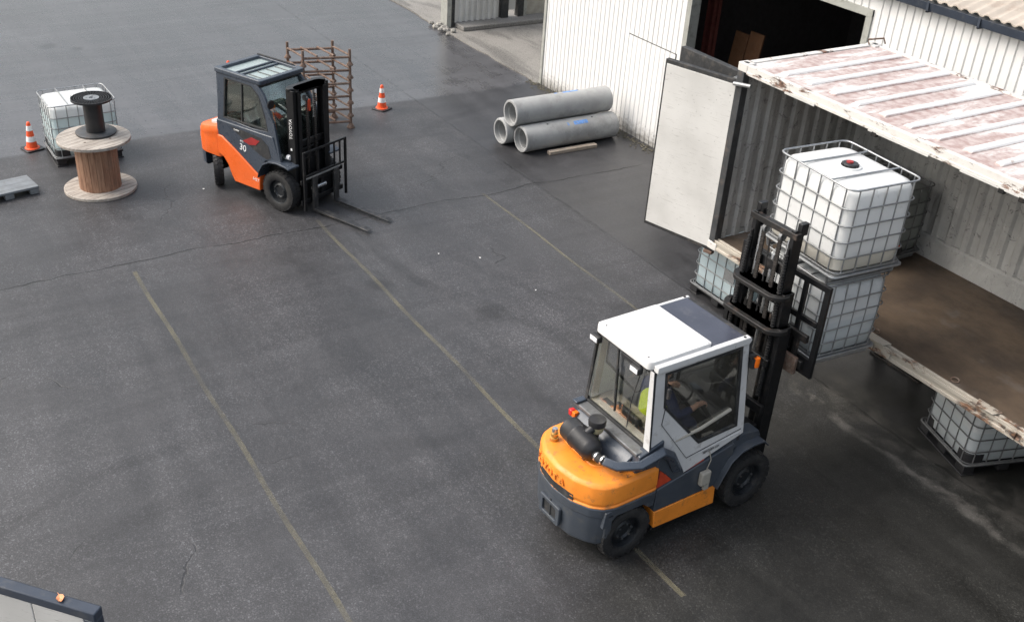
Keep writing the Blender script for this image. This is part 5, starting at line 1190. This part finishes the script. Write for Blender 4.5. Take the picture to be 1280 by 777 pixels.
q = MB(); q.lathe([(.001, -.012), (.075, -.010), (.08, .0), (.07, .012), (.001, .014)], (.50, -.16, 1.86), 'y', 22); q.cyl((.50, -.17, 1.84), (.50, -.25, 1.75), .010, 8); q.build("mirror", M['blkp'], tf)
for s in (-1, 1): q = MB(); q.lathe([(.001, .05), (.045, .045), (.05, 0), (.03, -.04), (.001, -.04)], (s*.42, .12, .98), 'y', 16); q.cyl((s*.42, .10, .98), (s*.42, .02, .90), .014, 8); q.build("head_lamp", M['lens'], tf)
# mast
def tchan(name, half, y0, y1, z0, z1, par):
    r = channel(-half, y0, y1, z0, z1, -1, .016, .07); r2 = channel(half, y0, y1, z0, z1, 1, .016, .07); r.add(r2.v, r2.f); return r.build(name, M['blk'], par, .003)
om = tchan("outer_mast", .385, .12, .28, .10, 2.17, tf)
P = [(-.43, .22), (-.43, .12), (-.32, .06), (.32, .06), (.43, .12), (.43, .22)]
q = MB(); q.prism(rpoly(P, .06, 4) + rpoly([(x*.80, y + .09) for x, y in P], .05, 4)[::-1], 'z', 2.15, 2.195); q.build("top_beam", M['blk'], om, .008)
for za, zb in ((.9, 1.02), (.14, .40)): q = MB(); q.box(-.40, .40, .06, .115, za, zb); q.build("cross_beam", M['blk'], om, .006)
i_ = tchan("inner_mast", .30, .15, .31, .12, 2.13, tf)
for ya, yb, za, zb in ((.16, .22, 2.06, 2.16), (.2, .25, 1.15, 1.25), (.17, .24, .15, .3)): q = MB(); q.box(-.33, .33, ya, yb, za, zb); q.build("cross_beam", M['blk'], i_, .006)
for s in (-1, 1):
    q = MB(); q.cyl((s*.20, .14, .15), (s*.20, .14, 1.55), .032, 12); q.build("lift_cylinder", M['blk'], tf); q = MB(); q.cyl((s*.20, .14, 1.55), (s*.20, .14, 2.08), .02, 12); q.build("lift_ram", M['steel'], tf)
    q = MB(); z = .5
    while z < 2.0: q.box(s*.10 - .02, s*.10 + .02, .26, .276, z, z + .022); z += .034
    q.build("lift_chain", M['chain'], tf, smooth=False)
    q = MB(); q.cyl((s*.34, -.10, .62), (s*.34, .16, .72), .035, 12); q.build("tilt_cylinder", M['galvd'], tf)
for x in (.02, .06): q = MB(); q.tube([(x, .22, 2.0), (x + .02, .25, 1.4), (x, .24, .8)], .011, 6); q.build("hose", M['rubber'], tf)
q = MB(); q.box(-.03, .04, .18, .24, 1.72, 1.92); q.build("hose_guide", M['red'], tf, .008)
q = MB(); q.lathe([(.001, -.02), (.05, -.02), (.05, .02), (.001, .02)], (.10, .24, 1.98), 'x', 18); q.build("chain_wheel", M['galvd'], tf)
text("mast_lettering", "TOYOTA", .092, M['letw'], om, frame_M((.4215, .20, 1.50), (0, 0, 1), (0, -1, 0)), .001, 0, 1.0, .95)
text("flank_number", "30", .17, M['letw'], tf, frame_M((.5700, -.83, .93), (0, 1, -.12), (0, .12, 1)), .003); text("flank_lettering", "8FD", .045, M['letw'], tf, frame_M((.5700, -.85, 1.045), (0, 1, -.12), (0, .12, 1)), .003)
text("flank_lettering", "HST", .085, M['letw'], tf, frame_M((.5935, -.53, .43), (0, 1, -.10), (0, .10, 1)), .001, .1)
q = MB(); q.box(.422, .425, .18, .215, 1.12, 1.16); q.build("mast_label", M['letw'], om)
q = MB(); q.box(-.56, .46, .40, .44, .18, .27); q.box(-.56, .46, .40, .44, .56, .64)
for x in (-.45, -.05, .35): q.box(x - .03, x + .03, .403, .437, .27, .56)
q.box(-.30, .20, .325, .399, .16, .66); tc_ = q.build("carriage", M['blk'], tf, .006)
q = MB(); q.cyl((-.10, .455, .44), (.22, .455, .44), .035, 14); q.build("side_shift_ram", M['steel'], tc_); q = MB(); q.cyl((-.45, .46, .66), (.40, .46, .66), .022, 12); q.build("carriage_tube", M['galv'], tc_)
q = MB(); q.ring([(-.60, .12), (.46, .12), (.46, 1.17), (-.60, 1.17)], [(-.555, .70), (.415, .70), (.415, 1.13), (-.555, 1.13)], 'y', .475, .51)
q.v = [v for v in q.v]; q = MB()
for x in (-.60, .42): q.box(x, x + .045, .475, .51, .10, 1.17)
q.box(-.554, .419, .477, .508, 1.13, 1.17); q.box(-.554, .419, .477, .508, .70, .74)
for x in (-.44, -.30, .10): q.box(x - .014, x + .014, .48, .505, .741, 1.129)
q.build("load_backrest", M['blk'], tf, .005)
for x in (-.33, .20):
    q = MB(); q.prism([(.47, .66), (.51, .66), (.515, .085), (1.72, .055), (1.74, .045), (.55, .035), (.47, .035)], 'x', x - .055, x + .055); q.build("fork", M['fork'], tf, .004)
